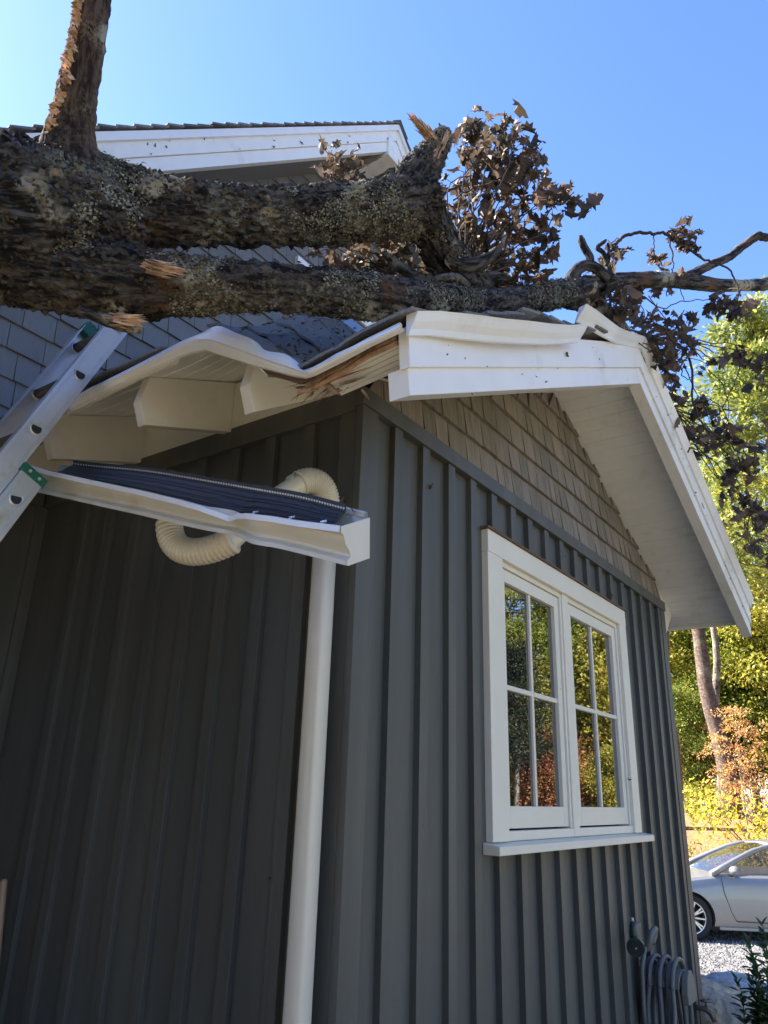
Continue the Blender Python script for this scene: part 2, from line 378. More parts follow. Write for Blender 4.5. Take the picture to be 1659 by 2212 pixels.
# crown pieces: first two warped, last straight
def crown(name, pts, tw):              # pts: (x, extra z, extra y)
    m = MB(); rows = []
    for (x, dz, dy), t in zip(pts, tw):
        z = rake(x) + dz; y = -.531 + dy
        prof = [(0, -.068), (-.010, -.068), (-.014, -.05), (-.026, -.03), (-.034, -.008), (-.038, .0), (.0, .006), (.0, -.0)]
        rows.append([(x, y + a * cos(t) - b_ * sin(t), z + a * sin(t) * -1 + b_ * cos(t)) for a, b_ in prof] )
    n = len(rows[0]); vs = [p for r in rows for p in r]
    fs = [(i * n + j, i * n + (j + 1) % n, (i + 1) * n + (j + 1) % n, (i + 1) * n + j) for i in range(len(rows) - 1) for j in range(n)] + [tuple(range(n))[::-1], tuple((len(rows) - 1) * n + j for j in range(n))]
    m.add(vs, fs); return m.build(name, M['metal_white'], wing)
P1 = [(-.50, .012, -.0), (-.40, .012, -.012), (-.25, -.0, -.03), (-.05, -.012, -.045), (.15, -.016, -.055), (.35, -.014, -.05), (.55, -.008, -.05), (.74, -.000, -.06)]
crown('crown_strip', P1, [.0, .06, .18, .25, .28, .25, .2, .3])
P2 = [(.76, .105, -.05), (.9, .088, -.045), (1.1, .062, -.03), (1.3, .032, -.02), (1.42, .026, -.01), (1.6, .02, 0), (1.88, .012, 0)]
crown('crown_strip', P2, [.35, .3, .2, .1, .1, .05, 0])
crown('crown_strip', [(1.885, .012, 0), (2.6, .010, 0), (3.4, .012, 0), (WX + .53, .010, 0)], [0, 0, 0, 0])
# right eave: fascia, gutter stub, bracket
m = MB(); m.box((WX + .48, -.45, rtop(WX + .5, 0) - .2), (WX + .50, RY, rtop(WX + .5, 0) - .03)); m.box((WX + .02, .001, 3.05), (WX + .48, .03, 3.12))
m.box((WX + .0255, -.42, 2.925), (WX + .47, -.40, 2.975)) if False else None
m.build('fascia', M['white'], wing)
m = MB(); pr = [(0, 0), (.11, 0), (.125, .035), (.11, .06), (.13, .1), (.12, .1), (.1, .065), (.1, .01), (.01, .01), (.01, .1), (0, .1)]
m.sweep([(WX + .502, -.5, 2.93), (WX + .502, RY, 2.93)], pr, (1, 0, 0), (0, 0, 1)); m.obox((WX + .502, -.503, 2.93), (.125, 0, 0), (0, .003, 0), (0, 0, .1))
m.build('eave_gutter', M['metal_white'], wing)
m = MB(); m.tube([(WX + .56, .25, 2.92), (WX + .5, .25, 2.8), (WX + .25, .25, 2.7), (WX + .08, .25, 2.6), (WX + .06, .25, 2.4), (WX + .06, .25, -.3)], .04, 12); m.build('rear_downspout', M['pipe'], wing, smooth=True)
m = MB(); m.prism([(WX + .03, -.0, 3.1), (WX + .36, 0, 3.1), (WX + .36, 0, 3.0), (WX + .05, 0, 2.72), (WX + .03, 0, 2.72)], (0, .09, 0)); m.build('eave_return', M['offwhite'], wing)
# crumpled drip edge along the damaged eave
top = [(150, 862), (300, 785), (395, 735), (440, 717), (456, 707), (472, 703), (482, 706), (512, 720), (543, 731), (557, 748), (577, 759), (610, 762), (627, 770), (652, 801), (669, 801), (683, 790), (725, 764), (790, 735), (862, 702)]
mid = [(150, 864), (300, 792), (395, 744), (425, 732), (440, 733), (449, 731), (470, 738), (500, 748), (538, 762), (560, 771), (590, 781), (610, 787), (640, 798), (662, 804), (680, 797), (730, 770), (792, 740), (864, 706)]
bot = [(150, 884), (300, 806), (380, 772), (405, 762), (431, 757), (440, 753), (470, 764), (518, 779), (560, 791), (611, 805), (630, 810), (656, 814), (675, 809), (690, 801), (740, 776), (795, 746), (866, 712)]
def resample(p, n):
    L = [0]
    for a, c in zip(p, p[1:]): L.append(L[-1] + math.dist(a, c))
    o = []
    for i in range(n + 1):
        t = L[-1] * i / n; k = 0
        while k < len(p) - 2 and L[k + 1] < t: k += 1
        s_ = (t - L[k]) / (L[k + 1] - L[k]); o.append((p[k][0] + (p[k + 1][0] - p[k][0]) * s_, p[k][1] + (p[k + 1][1] - p[k][1]) * s_))
    return o
def eave_x(px): return XE - .03
n = 70; T, Mi, Bo = resample(top, n), resample(mid, n), resample(bot, n)
rows = []
for i in range(n + 1):
    a = on(0, XE - .028, *T[i]); c = on(0, XE - .046, *Mi[i]); e = on(0, XE - .030, *Bo[i])
    wv = .003 * noise.noise(Vector((i * .3, 0, 0)))
    rows.append([a + Vector((.03, 0, .0)), a, a.lerp(c, .4) + Vector((wv - .004, 0, 0)), c, c + Vector((.006, 0, -.004)), c.lerp(e, .5) + Vector((wv, 0, 0)), e, e + Vector((.012, 0, .0))])
m = MB(); m.grid(rows); o = m.build('drip_edge', M['metal_white'], wing, smooth=False)
sm = o.modifiers.new('thick', 'SOLIDIFY'); sm.thickness = .0015
# grey sub-fascia strip behind it
m = MB(); rows = []
for i in range(0, n + 1):
    e = on(0, XE - .012, *Bo[i]); rows.append([e + Vector((0, 0, .02)), e + Vector((0, 0, -.028 if e.y > .42 else -.004))])
m.grid(rows); o = m.build('fascia', M['offwhite'], wing); sm = o.modifiers.new('t', 'SOLIDIFY'); sm.thickness = .012; sm.offset = 0
# exposed broken timber at the corner
m = MB()
for k in range(2):
    z1 = (-.030, -.046)[k]; z0 = z1 - (.014, .010)[k]; m.cur = (.15, .75)[k]
    ya, yb = -.49, (-.17, -.13)[k]
    rr = []
    for y in fr(ya, yb, 8):
        zb = rtop(XE, y); x = XE + .004 + k * .010
        rr.append([(x, y, zb + z1), (x, y, zb + z0 + .004 * noise.noise(Vector((y * 30, k, 0)))), (x + .009, y, zb + z0), (x + .009, y, zb + z1)])
    nn = 4; vs = [p for r in rr for p in r]
    m.add(vs, [(i * nn + j, i * nn + (j + 1) % nn, (i + 1) * nn + (j + 1) % nn, (i + 1) * nn + j) for i in range(8) for j in range(nn)] + [(3, 2, 1, 0)])
# hanging beadboard of the broken corner
hb = MB(); P0, P1, Q0, Q1 = on(0, XE + .022, 690, 826), on(0, XE + .022, 862, 738), on(0, XE + .10, 735, 856), on(0, XE + .10, 866, 800)
for k in range(5):
    u0, u1 = k / 5 + .012, (k + 1) / 5 - .012
    a0 = P0.lerp(Q0, u0); a1 = P1.lerp(Q1, u0); b0 = P0.lerp(Q0, u1); b1 = P1.lerp(Q1, u1); sh_ = R.uniform(0, .12)
    a0 = a0.lerp(a1, sh_); b0 = b0.lerp(b1, sh_ + R.uniform(-.04, .06)); nrm = (a1 - a0).cross(b0 - a0).normalized() * .008
    hb.hexa([b0, b1, a1, a0, b0 + nrm, b1 + nrm, a1 + nrm, a0 + nrm])
hb.build('broken_beadboard', M['offwhite'], wing)
for k in range(34):                    # splinters
    m.cur = R.random(); px = R.uniform(645, 760); py = 850 - (px - 645) * .12 + R.uniform(-26, 4)
    a = on(0, XE + .06 + R.uniform(-.03, .05), px, py); L = R.uniform(.02, .075); dr = Vector((R.uniform(-.2, .3), R.uniform(.3, 1), R.uniform(-.5, .1))).normalized(); ww = R.uniform(.002, .007)
    q = dr.orthogonal().normalized() * ww; r2 = dr.cross(q).normalized() * ww * .5; e = a + dr * L
    m.add([a + q, a + r2, a - q, a - r2, e + q * .1], [(0, 1, 4), (1, 2, 4), (2, 3, 4), (3, 0, 4), (0, 3, 2, 1)])
for (p0, p1, ww) in (((690, 815), (742, 857), .012), ((650, 845), (806, 790), .008), ((782, 842), (799, 866), .008), ((735, 830), (795, 812), .010), ((640, 838), (700, 828), .008)):
    a = on(0, XE + .03, *p0); e = on(0, XE + .05, *p1); dr = (e - a).normalized(); q = dr.orthogonal().normalized() * ww; r2 = dr.cross(q).normalized() * ww * .5
    m.cur = R.random(); mm = a.lerp(e, .55) + q * .4
    m.add([a + q, a + r2, a - q, a - r2, mm + q, mm + r2, mm - q, mm - r2, e + q * .2], [(0, 1, 5, 4), (1, 2, 6, 5), (2, 3, 7, 6), (3, 0, 4, 7), (4, 5, 8), (5, 6, 8), (6, 7, 8), (7, 4, 8), (3, 2, 1, 0)])
m.build('splintered_timber', M['rawwood'], wing)
# downspout on the side wall
def arc_elbow(p0, p1, p2, p3, n=22):   # cubic
    o = []
    for i in range(n + 1):
        t = i / n; o.append(Vector(p0) * (1 - t) ** 3 + Vector(p1) * 3 * t * (1 - t) ** 2 + Vector(p2) * 3 * t * t * (1 - t) + Vector(p3) * t ** 3)
    return o
def ribbed(m, pts, r, amp=.0035, n=20, per=2):
    P2 = []; rr = []
    for i in range(len(pts) - 1):
        for k in range(4): P2.append(pts[i].lerp(pts[i + 1], k / 4)); rr.append(r + amp * (.0, .7, 1, .7)[k])
    P2.append(pts[-1]); rr.append(r); m.tube(P2, rr, n, cap=True)
A_ = Vector((-.085, .062, 2.50))
m = MB()
prof = [(.035 * (abs(cos(t)) ** .6) * (1 if cos(t) > 0 else -1), .035 * (abs(sin(t)) ** .6) * (1 if sin(t) > 0 else -1)) for t in [2 * pi * i / 28 for i in range(28)]]
m.sweep([A_ + Vector((0, 0, z - 2.5)) for z in (2.50, 2.0, 1.0, -.2)], prof, (1, 0, 0), (0, 1, 0))
for z in (2.3, .9): m.box((-.087 - .038, .024, z), (-.087 + .04, .10, z + .0))if False else None
ds = m.build('downspout', M['pipe'], wing, smooth=True)

# ================================================================== MAIN HOUSE
house = empty('main_house', (0, RY, 0), 'tall gray shingled gable house standing behind the crushed slate wing', 'building')
PX, PZ, SL = 2.28, 7.28, .925
HX0, HX1, YR = -3.3, 8.2, 1.5
mt = lambda x: PZ - SL * abs(x - PX)
m = MB(); m.prism([(HX0 + .5, RY, -.5), (HX1 - .5, RY, -.7), (HX1 - .5, RY, mt(HX1 - .5) - .1), (PX, RY, PZ - .1), (HX0 + .5, RY, mt(HX0 + .5) - .1)], (0, 9.5, 0)); m.build('wall_panel', M['siding'], house)
m = MB()
for k in range(14):
    x = -.25 - .2 * k; m.box((x - .055, RY - .022, -.2), (x, RY + .004, 2.9))
m.box((-.06, RY - .02, -.2), (-.003, RY + .003, 2.9))
m.build('batten', M['siding'], house)
m = MB(); m.box((HX0 + .5, RY - .03, 2.9), (-.04, RY + .002, 3.08)); m.build('frieze_board', M['siding'], house)
m = MB()
def xr2(z): d = (z - mt(HX0 + .5)) / SL; return (HX0 + .5 + max(0, d) - .05, min(6.6, PX + (PZ - z) / SL))
shingles(m, (0, RY - .003, 0), (1, 0, 0), (0, -1, 0), 3.045, 7.1, xr2, ex=.153, wmin=.12, wmax=.24, th=.016, xs=(HX0 + .5, 5.2))
m.build('shingle_siding', M['grayshingle'], house)
# roof slabs with shingle strips along the rake
m = MB()
for sg, xe in ((-1, HX0), (1, HX1)):
    L = abs(xe - PX); n = int(L / .1045)
    m.mi = 0; m.obox((PX, YR, PZ - .045), (sg * L, 0, -SL * L), (0, 10.5, 0), (0, 0, .03))
m.build('roof_sheathing', M['white'], house)
m = MB()
for sg, xe in ((-1, HX0), (1, HX1)):
    L = abs(xe - PX); n = int(L / .1)
    for k in range(n):
        y = YR - .03
        a, c = k * .1, k * .1 + .115
        for q in range(5):
            m.cur = R.random(); y2 = y + (R.uniform(.2, .5) if q < 4 else 9.5); j = R.uniform(-.004, .006)
            y0 = y - (R.uniform(0, .012) if q == 0 else 0)
            m.obox((PX + sg * a, y0, PZ - SL * a - .012 + .002), (sg * (c - a), 0, -SL * (c - a) + .018 + j), (0, y2 - y0 - .004, 0), (0, 0, .014)); y = y2
m.obox((PX - .12, YR - .04, PZ - .10), (.12, 0, .115), (0, 10.4, 0), (0, 0, .012)); m.obox((PX, YR - .04, PZ + .015), (.12, 0, -.115), (0, 10.4, 0), (0, 0, .012))
m.build('roof_shingle', M['asphalt'], house)
def mboard(name, z0, z1, y0, y1, mt_, seams=()):
    for sg, xe in ((-1, HX0), (1, HX1)):
        m = MB(); L = abs(xe - PX); e = .002
        m.hexa([(PX + sg * e, y0, PZ + z0), (PX + sg * L, y0, PZ - SL * L + z0), (PX + sg * L, y1, PZ - SL * L + z0), (PX + sg * e, y1, PZ + z0),
                (PX + sg * e, y0, PZ + z1), (PX + sg * L, y0, PZ - SL * L + z1), (PX + sg * L, y1, PZ - SL * L + z1), (PX + sg * e, y1, PZ + z1)])
        m.build(name, mt_, house, bevel=.002)
mboard('crown_strip', -.085, -.02, YR - .022, YR + .02, M['metal_white'])
mboard('rake_board', -.20, -.083, YR - .002, YR + .03, M['white'])
mboard('lower_rake_board', -.31, -.202, YR + .01, YR + .07, M['white'])
m = MB()
for sg, xe in ((-1, HX0), (1, HX1)):
    L = abs(xe - PX); m.obox((PX, YR + .07, PZ - .26), (sg * L, 0, -SL * L), (0, RY - YR - .07, 0), (0, 0, .02))
m.build('soffit', M['grayshingle'], house)
m = MB(); m.obox((PX - .13, YR - .01, PZ - .47), (.15, 0, .0), (0, RY - YR, 0), (0, 0, .21)); m.build('outlooker', M['white'], house, bevel=.004)
# window of the main house peeping between the limbs
m = MB(); x0, x1, z0, z1 = 1.62, 2.75, 4.25, 5.58
m.box((x0, RY - .05, z0), (x0 + .12, RY, z1)); m.box((x1 - .12, RY - .05, z0), (x1, RY, z1)); m.box((x0 + .12, RY - .05, z1 - .13), (x1 - .12, RY, z1)); m.box((x0 - .03, RY - .08, z0 - .06), (x1 + .03, RY, z0))
m.box((x0 + .5, RY - .04, z0), (x0 + .56, RY, z1 - .13))
wd = m.build('window', M['white'], house, bevel=.003)
m = MB(); m.box((x0 + .12, RY - .028, z0), (x1 - .12, RY - .022, z1 - .13)); m.build('pane', M['glass'], wd)

# ================================================================== HANGING GUTTER
gut = empty('fallen_gutter', (-.55, .2, 2.3), 'dented beige gutter hanging loose below the crushed eave corner', 'gutter')
U1 = Vector((cos(.5), 0, sin(.5))); U2 = Vector((-.05, 0, 1)).normalized()        # gutter width / up
def u1at(t):
    a = radians(20 + 12 * ss(t / .35) - 7 * ss((t - .75) / .25)); return Vector((cos(a), 0, sin(a)))
# front lip line: from photograph on the hanging plane
lip = [(60, 1006), (95, 1018), (200, 1041), (300, 1062), (380, 1081), (430, 1095), (465, 1112), (488, 1124), (505, 1116), (530, 1113), (580, 1118), (640, 1128), (735, 1140)]
L_ = [on(0, -.64, *p) for p in resample(lip, 60)]
base_a, base_b = on(0, -.64, 60, 1006), on(0, -.64, 735, 1140)
rows = []; back = []
for i, p in enumerate(L_):
    t = i / 60; s0 = base_a.lerp(base_b, t); s0 = Vector((-.64, p.y, base_a.z + (base_b.z - base_a.z) * (p.y - base_a.y) / (base_b.y - base_a.y)))
    U1 = u1at(t); dent = exp(-((t - .635) / .055) ** 2); d2 = exp(-((t - .72) / .045) ** 2)
    O = s0 + U1 * 0                          # undented lip corner
    lipc = Vector((-.64, p.y, p.z)) + U1 * (.018 * dent)
    bow = .004 * noise.noise(Vector((t * 6, 0, 0)))
    W_, H_ = .125, .098
    q = lambda a, b_, k=1: O + U1 * (a + .012 * dent * k - .012 * d2 * k + bow * k) + U2 * b_
    rows.append([lipc + U1 * .016 + U2 * -.004, lipc + U1 * .018, lipc + U2 * .003, lipc + U2 * -.012, q(.012, -.022), q(.014, -.030), q(.020, -.045), q(.034, -.062), q(.040, -.072), q(.040, -.080), q(.028, -.086), q(.028, -.098), q(.034, -.100), q(W_, -H_, 0), q(W_, .008, 0), q(W_ - .004, .008, 0)])
m = MB(); m.grid(rows); g = m.build('trough', M['gutter'], gut, smooth=True)
sm = g.modifiers.new('t', 'SOLIDIFY'); sm.thickness = .0014
es = g.modifiers.new('e', 'EDGE_SPLIT'); es.split_angle = radians(35)
e0 = rows[-1]; m = MB(); poly = [e0[3], e0[4], e0[5], e0[6], e0[7], e0[8], e0[9], e0[10], e0[11], e0[12], e0[13], e0[14], e0[2]]
m.prism([p + Vector((0, -.001, 0)) for p in poly], (0, -.002, 0))
m.prism([e0[13] + U1 * -.0 + Vector((0, .0, 0)), e0[13] + Vector((0, .012, 0)), e0[14] + Vector((0, .012, 0)), e0[14]], U1 * .002)
m.build('end_cap', M['pipe'], gut)
# white lip strip on top of the front edge
m = MB(); m.grid([[r[2] + U2 * .002 - U1 * .002, r[2] + U2 * .002 + U1 * .004, r[2] + U1 * .005 - U2 * .013, r[2] - U1 * .0035 - U2 * .013, r[2] + U2 * .002 - U1 * .002] for r in rows]); m.build('lip', M['metal_white'], gut)
# perforated guard: dished mesh sheet with holes modelled as small dark/light dots
m = MB(); gr = []
for i, r in enumerate(rows[3:57]):
    t = (i + 3) / 60; U1 = u1at(t); a = r[1] + U2 * .003; bk_ = r[14] + U2 * .004 - U1 * .010
    rr = []
    for k in range(13):
        u = k / 12; p = a.lerp(bk_, u); p += U2 * (-.016 * sin(pi * min(1, u * 1.15)) + .0007 * (k % 2)); rr.append(p)
    rr.append(rr[-1] + U2 * .022 + U1 * .002)
    gr.append(rr)
m.grid(gr); gd = m.build('gutter_guard', M['guard'], gut); sm = gd.modifiers.new('t', 'SOLIDIFY'); sm.thickness = .001
m = MB()
def disc(c, n_, r, k=6):
    n_ = n_.normalized(); a = n_.orthogonal().normalized(); b_ = n_.cross(a); m.add([c + (a * cos(2 * pi * j / k) + b_ * sin(2 * pi * j / k)) * r for j in range(k)], [tuple(range(k))])
for i in range(len(gr) - 1):
    for s_ in (.2, .7):
        A0, B0 = gr[i], gr[i + 1]; c = A0[13].lerp(B0[13], s_) * .45 + A0[12].lerp(B0[12], s_) * .55
        disc(c - U1 * .004, -U1, .0034)
m.build('guard_hole_light', M['metal_white'], gut)  # white discs stand for light showing through the holes
m = MB()
for i in range(len(gr) - 1):
    for k in (2, 3, 5, 6, 8, 9, 11):
        for s_ in (.0, .33, .66):
            A0, B0 = gr[i], gr[i + 1]; c = (A0[k].lerp(B0[k], s_) + A0[k + 1].lerp(B0[k + 1], s_)) * .5
            m.obox(c + U2 * .0016 - U1 * .003, U1 * .0055, (0, .0055, 0), U2 * .0003)
m.build('guard_slot', M['black'], gut)
m = MB()
for t in (.05, .16, .27): p = rows[59 - int(t * 60)][2]; m = MB(); m.obox(p + U1 * .02 + U2 * .0, U1 * .012, (0, .012, 0), U2 * .006); m.build('screw', M['alu'], gut)
# outlet elbow, offset pipe and upper elbow
p0 = on(0, -.52, 372, 1112); pA = on(0, -.52, 352, 1150)
m = MB()
pts = arc_elbow(on(0, -.50, 366, 1128), on(0, -.50, 362, 1212), on(0, -.46, 440, 1202), on(0, -.43, 505, 1166))
ribbed(m, pts, .040, .004, 24); m.build('outlet_elbow', M['pipe'], gut, smooth=True)
m = MB(); mid_pts = [on(0, -.43, 505, 1166), on(0, -.30, 575, 1090), on(0, -.20, 652, 1050)]
m.tube(arc_elbow(on(0, -.44, 488, 1174), on(0, -.36, 545, 1125), on(0, -.27, 585, 1080), on(0, -.19, 655, 1042), 12), .0365, 24, cap=False); m.build('offset_pipe', M['pipe'], gut, smooth=True)
m = MB()
pts = arc_elbow(on(0, -.20, 646, 1045), on(0, -.14, 690, 1022), on(0, -.085, 713, 1060), (-.085, .062, 2.49))
ribbed(m, pts, .041, .0045, 24); m.build('upper_elbow', M['pipe'], gut, smooth=True)
m = MB(); c = on(0, -.205, 630, 1052); d_ = (pts[0] - c).normalized()
m.tube([c - d_ * .0, c + d_ * .035], [.0385, .043], 24, cap=False); m.build('crimped_collar', M['pipe'], gut, smooth=True)
# splintered fascia strip still nailed to the gutter back
m = MB(); m.cur = .95
r0, r1 = rows[22][14], rows[58][14]
prv = []
for i in range(22, 60):
    p = rows[i][14]; wv = .003 * noise.noise(Vector((i * .6, 3, 0))); h = .010 * min(1, (i - 21) / 8)
    prv.append([p + U1 * .003 + U2 * -.03, p + U1 * .003 + U2 * (h + wv), p + U1 * .018 + U2 * (h + wv), p + U1 * .018 + U2 * -.03])
m.grid(prv); m.build('torn_board', M['offwhite'], gut)
m = MB(); m.cur = .8
for i in range(26): 
    p = rows[R.choice((50, 51, 52, 47, 57))][14] + U2 * R.uniform(.0, .012); dr = Vector((R.uniform(-.4, .4), R.uniform(-1, 1), R.uniform(-.1, .5))).normalized(); q = dr.orthogonal() * .004
    m.cur = R.random(); m.add([p - q, p + q, p + dr * R.uniform(.015, .04)], [(0, 1, 2)])
m.build('wood_splinter', M['rawwood'], gut)['kind'] = 'stuff'

# ================================================================== LADDER
YN, YF = .85, 1.13
pa, pb = on(1, YN, 79, 926), on(1, YN, 256, 707)
D = (pb - pa).normalized(); NB = Vector((D.z, 0, -D.x))           # NB points away from the climber (+x)
Lc = pa - D * ((pa.z - 0.0) / D.z)
lad = empty('extension_ladder', (Lc.x, YN + .2, 0), 'aluminium extension ladder with green plastic ends leaning on the eave', 'ladder')
top_s = (pb - Lc).length + .095
def rail(name, y, s0, s1, off, w_, inw):  # C channel, web in x-z plane
    m = MB(); o = Lc + NB * off; o.y = y; t = .0035; k = .030 * inw
    a = o + D * s0 - NB * w_ / 2
    m.obox(a, NB * w_, D * (s1 - s0), (0, t * inw, 0))
    m.obox(a + Vector((0, t * inw, 0)), NB * .004, D * (s1 - s0), (0, k, 0)); m.obox(a + NB * (w_ - .004) + Vector((0, t * inw, 0)), NB * .004, D * (s1 - s0), (0, k, 0))
    for e in (.012, .018, w_ - .018, w_ - .012): m.obox(a + NB * (e - .0012) - Vector((0, .0012 * inw, 0)), NB * .0024, D * (s1 - s0), (0, .0013 * inw, 0))
    return m.build(name, M['alu'], lad, bevel=.0012)
s_b = (on(1, YN, 60, 1010) - Lc).dot(D)
rail('fly_rail', YN, .9, top_s, 0, .082, 1); rail('fly_rail', YF, .9, top_s, 0, .082, -1)
rail('base_rail', YN - .012, 0, s_b, .086, .088, 1); rail('base_rail', YF + .012, 0, s_b, .086, .088, -1)
def dsec(r, n=18):
    o = [(r * cos(t), r * sin(t)) for t in [pi + pi * i / n for i in range(n + 1)]]
    return [(-r, .35 * r)] + o[0:] + [(r, .35 * r), (r * .8, .55 * r), (-r * .8, .55 * r)]
s0 = (pa - Lc).dot(D)
RX = Vector((1, 0, 0)); RZ = Vector((0, 0, 1))
for k in range(-5, 4):
    s_ = s0 + (pb - pa).length / 2 * k
    if s_ < 1.0: continue
    c = Lc + D * s_; m = MB(); c.y = 0
    m.sweep([c + Vector((0, YN + .0037, 0)), c + Vector((0, YF - .0037, 0))], dsec(.0185), RX, RZ); m.build('rung', M['rung'], lad, smooth=False)
    # flanged rung end on the rails
    for y, sg in ((YN, -1), (YN + .0037, 1), (YF - .0037, -1)):
        m = MB(); po = dsec(.026); pi_ = dsec(.0195); pm = dsec(.0228); yy = c + Vector((0, y, 0)); rows2 = []
        for prof, dy in ((po, 0), (pm, .005), (pi_, .001)): rows2.append([yy + RX * a + RZ * b_ + Vector((0, sg * dy, 0)) for a, b_ in prof + prof[:1]])
        m.grid(rows2 if sg > 0 else [r[::-1] for r in rows2]); m.build('rung_flange', M['alu'], lad, smooth=True)
    m = MB(); pi_ = dsec(.0185); m.add([c + Vector((0, YN - .0006, 0)) + RX * a + RZ * b_ for a, b_ in pi_], [tuple(range(len(pi_)))[::-1]]); m.build('rung_hole', M['black'], lad)
sb0 = (on(1, YN, 22.5, 1072) - Lc).dot(D) % .305
for k in range(0, 10):
    s_ = sb0 + .305 * k
    if s_ > s_b - .1: break
    c = Lc + D * s_ + NB * .086; c.y = 0; m = MB(); m.sweep([c + Vector((0, YN, 0)), c + Vector((0, YF, 0))], dsec(.0185), RX, RZ); m.build('rung', M['rung'], lad)
    m = MB(); po = dsec(.027); pi_ = dsec(.0195); pm = dsec(.0235); yy = c + Vector((0, YN - .0125, 0)); m.grid([[yy + RX * a + RZ * b_ + Vector((0, dy, 0)) for a, b_ in p_ + p_[:1]] for p_, dy in ((po, 0), (pm, -.005), (pi_, -.001))][::-1]); m.build('rung_flange', M['alu'], lad, smooth=True)
    m = MB(); m.add([yy + RX * a + RZ * b_ for a, b_ in dsec(.0185)], [tuple(range(22))[::-1]]); m.build('rung_hole', M['black'], lad)
for y, sg in ((YN, 1), (YF, -1)):
    m = MB(); c = Lc + D * top_s; c.y = y; pts = [(-.041, -.03), (.041, -.03), (.041, .0), (.034, .022), (.012, .034), (-.018, .034), (-.041, .018)]
    m.prism([c + NB * a + D * b_ - Vector((0, .002 * sg, 0)) for a, b_ in pts], (0, .036 * sg, 0)); 
    for k in range(4): m.obox(c + NB * (-.036 + .02 * k) + D * .02 - Vector((0, .004 * sg, 0)), NB * .012, D * .014, (0, .038 * sg, 0))
    m.build('rail_cap', M['green'], lad, bevel=.003)
    m = MB()
    for a, b_ in ((-.02, -.045), (.01, -.045), (-.012, -.058), (.018, -.058)):
        q = c + NB * a + D * b_ - Vector((0, .001 * sg + .0005, 0)); m.tube([q, q + Vector((0, .003 * sg, 0))], .0035, 8)
    m.build('rivet', M['rung'], lad)
    m = MB(); c = Lc + D * s_b + NB * .086; c.y = y - .014 * sg
    m.obox(c - NB * .05 - D * .03, NB * .10, D * .036, (0, .02 * sg, 0)); m.build('guide_bracket', M['green'], lad, bevel=.003)
    m = MB()
    for a in (-.02, .02): q = c + NB * a - D * .012 - Vector((0, .003 * sg, 0)); m.tube([q, q + Vector((0, .004 * sg, 0))], .006, 10)
    m.build('rivet', M['alu'], lad)

# tool handle in the corner
th_ = MB(); a, b_ = on(1, 1.6, 9, 1899), on(1, 1.6, -6, 2060); a2 = a + (a - b_).normalized() * -1.2; th_.tube([a, a + (b_ - a).normalized() * .01 , a + (b_ - a).normalized() * 1.35], [.010, .0135, .0135], 14)
o = th_.build('tool_handle', mat('pale_wood_handle', (.36, .25, .17), .5, .2, 8, stretch=(6, 6, 1)), smooth=True, loc=a); tag(o, 'tan wooden tool handle leaning against the dark wall at lower left', 'tool')

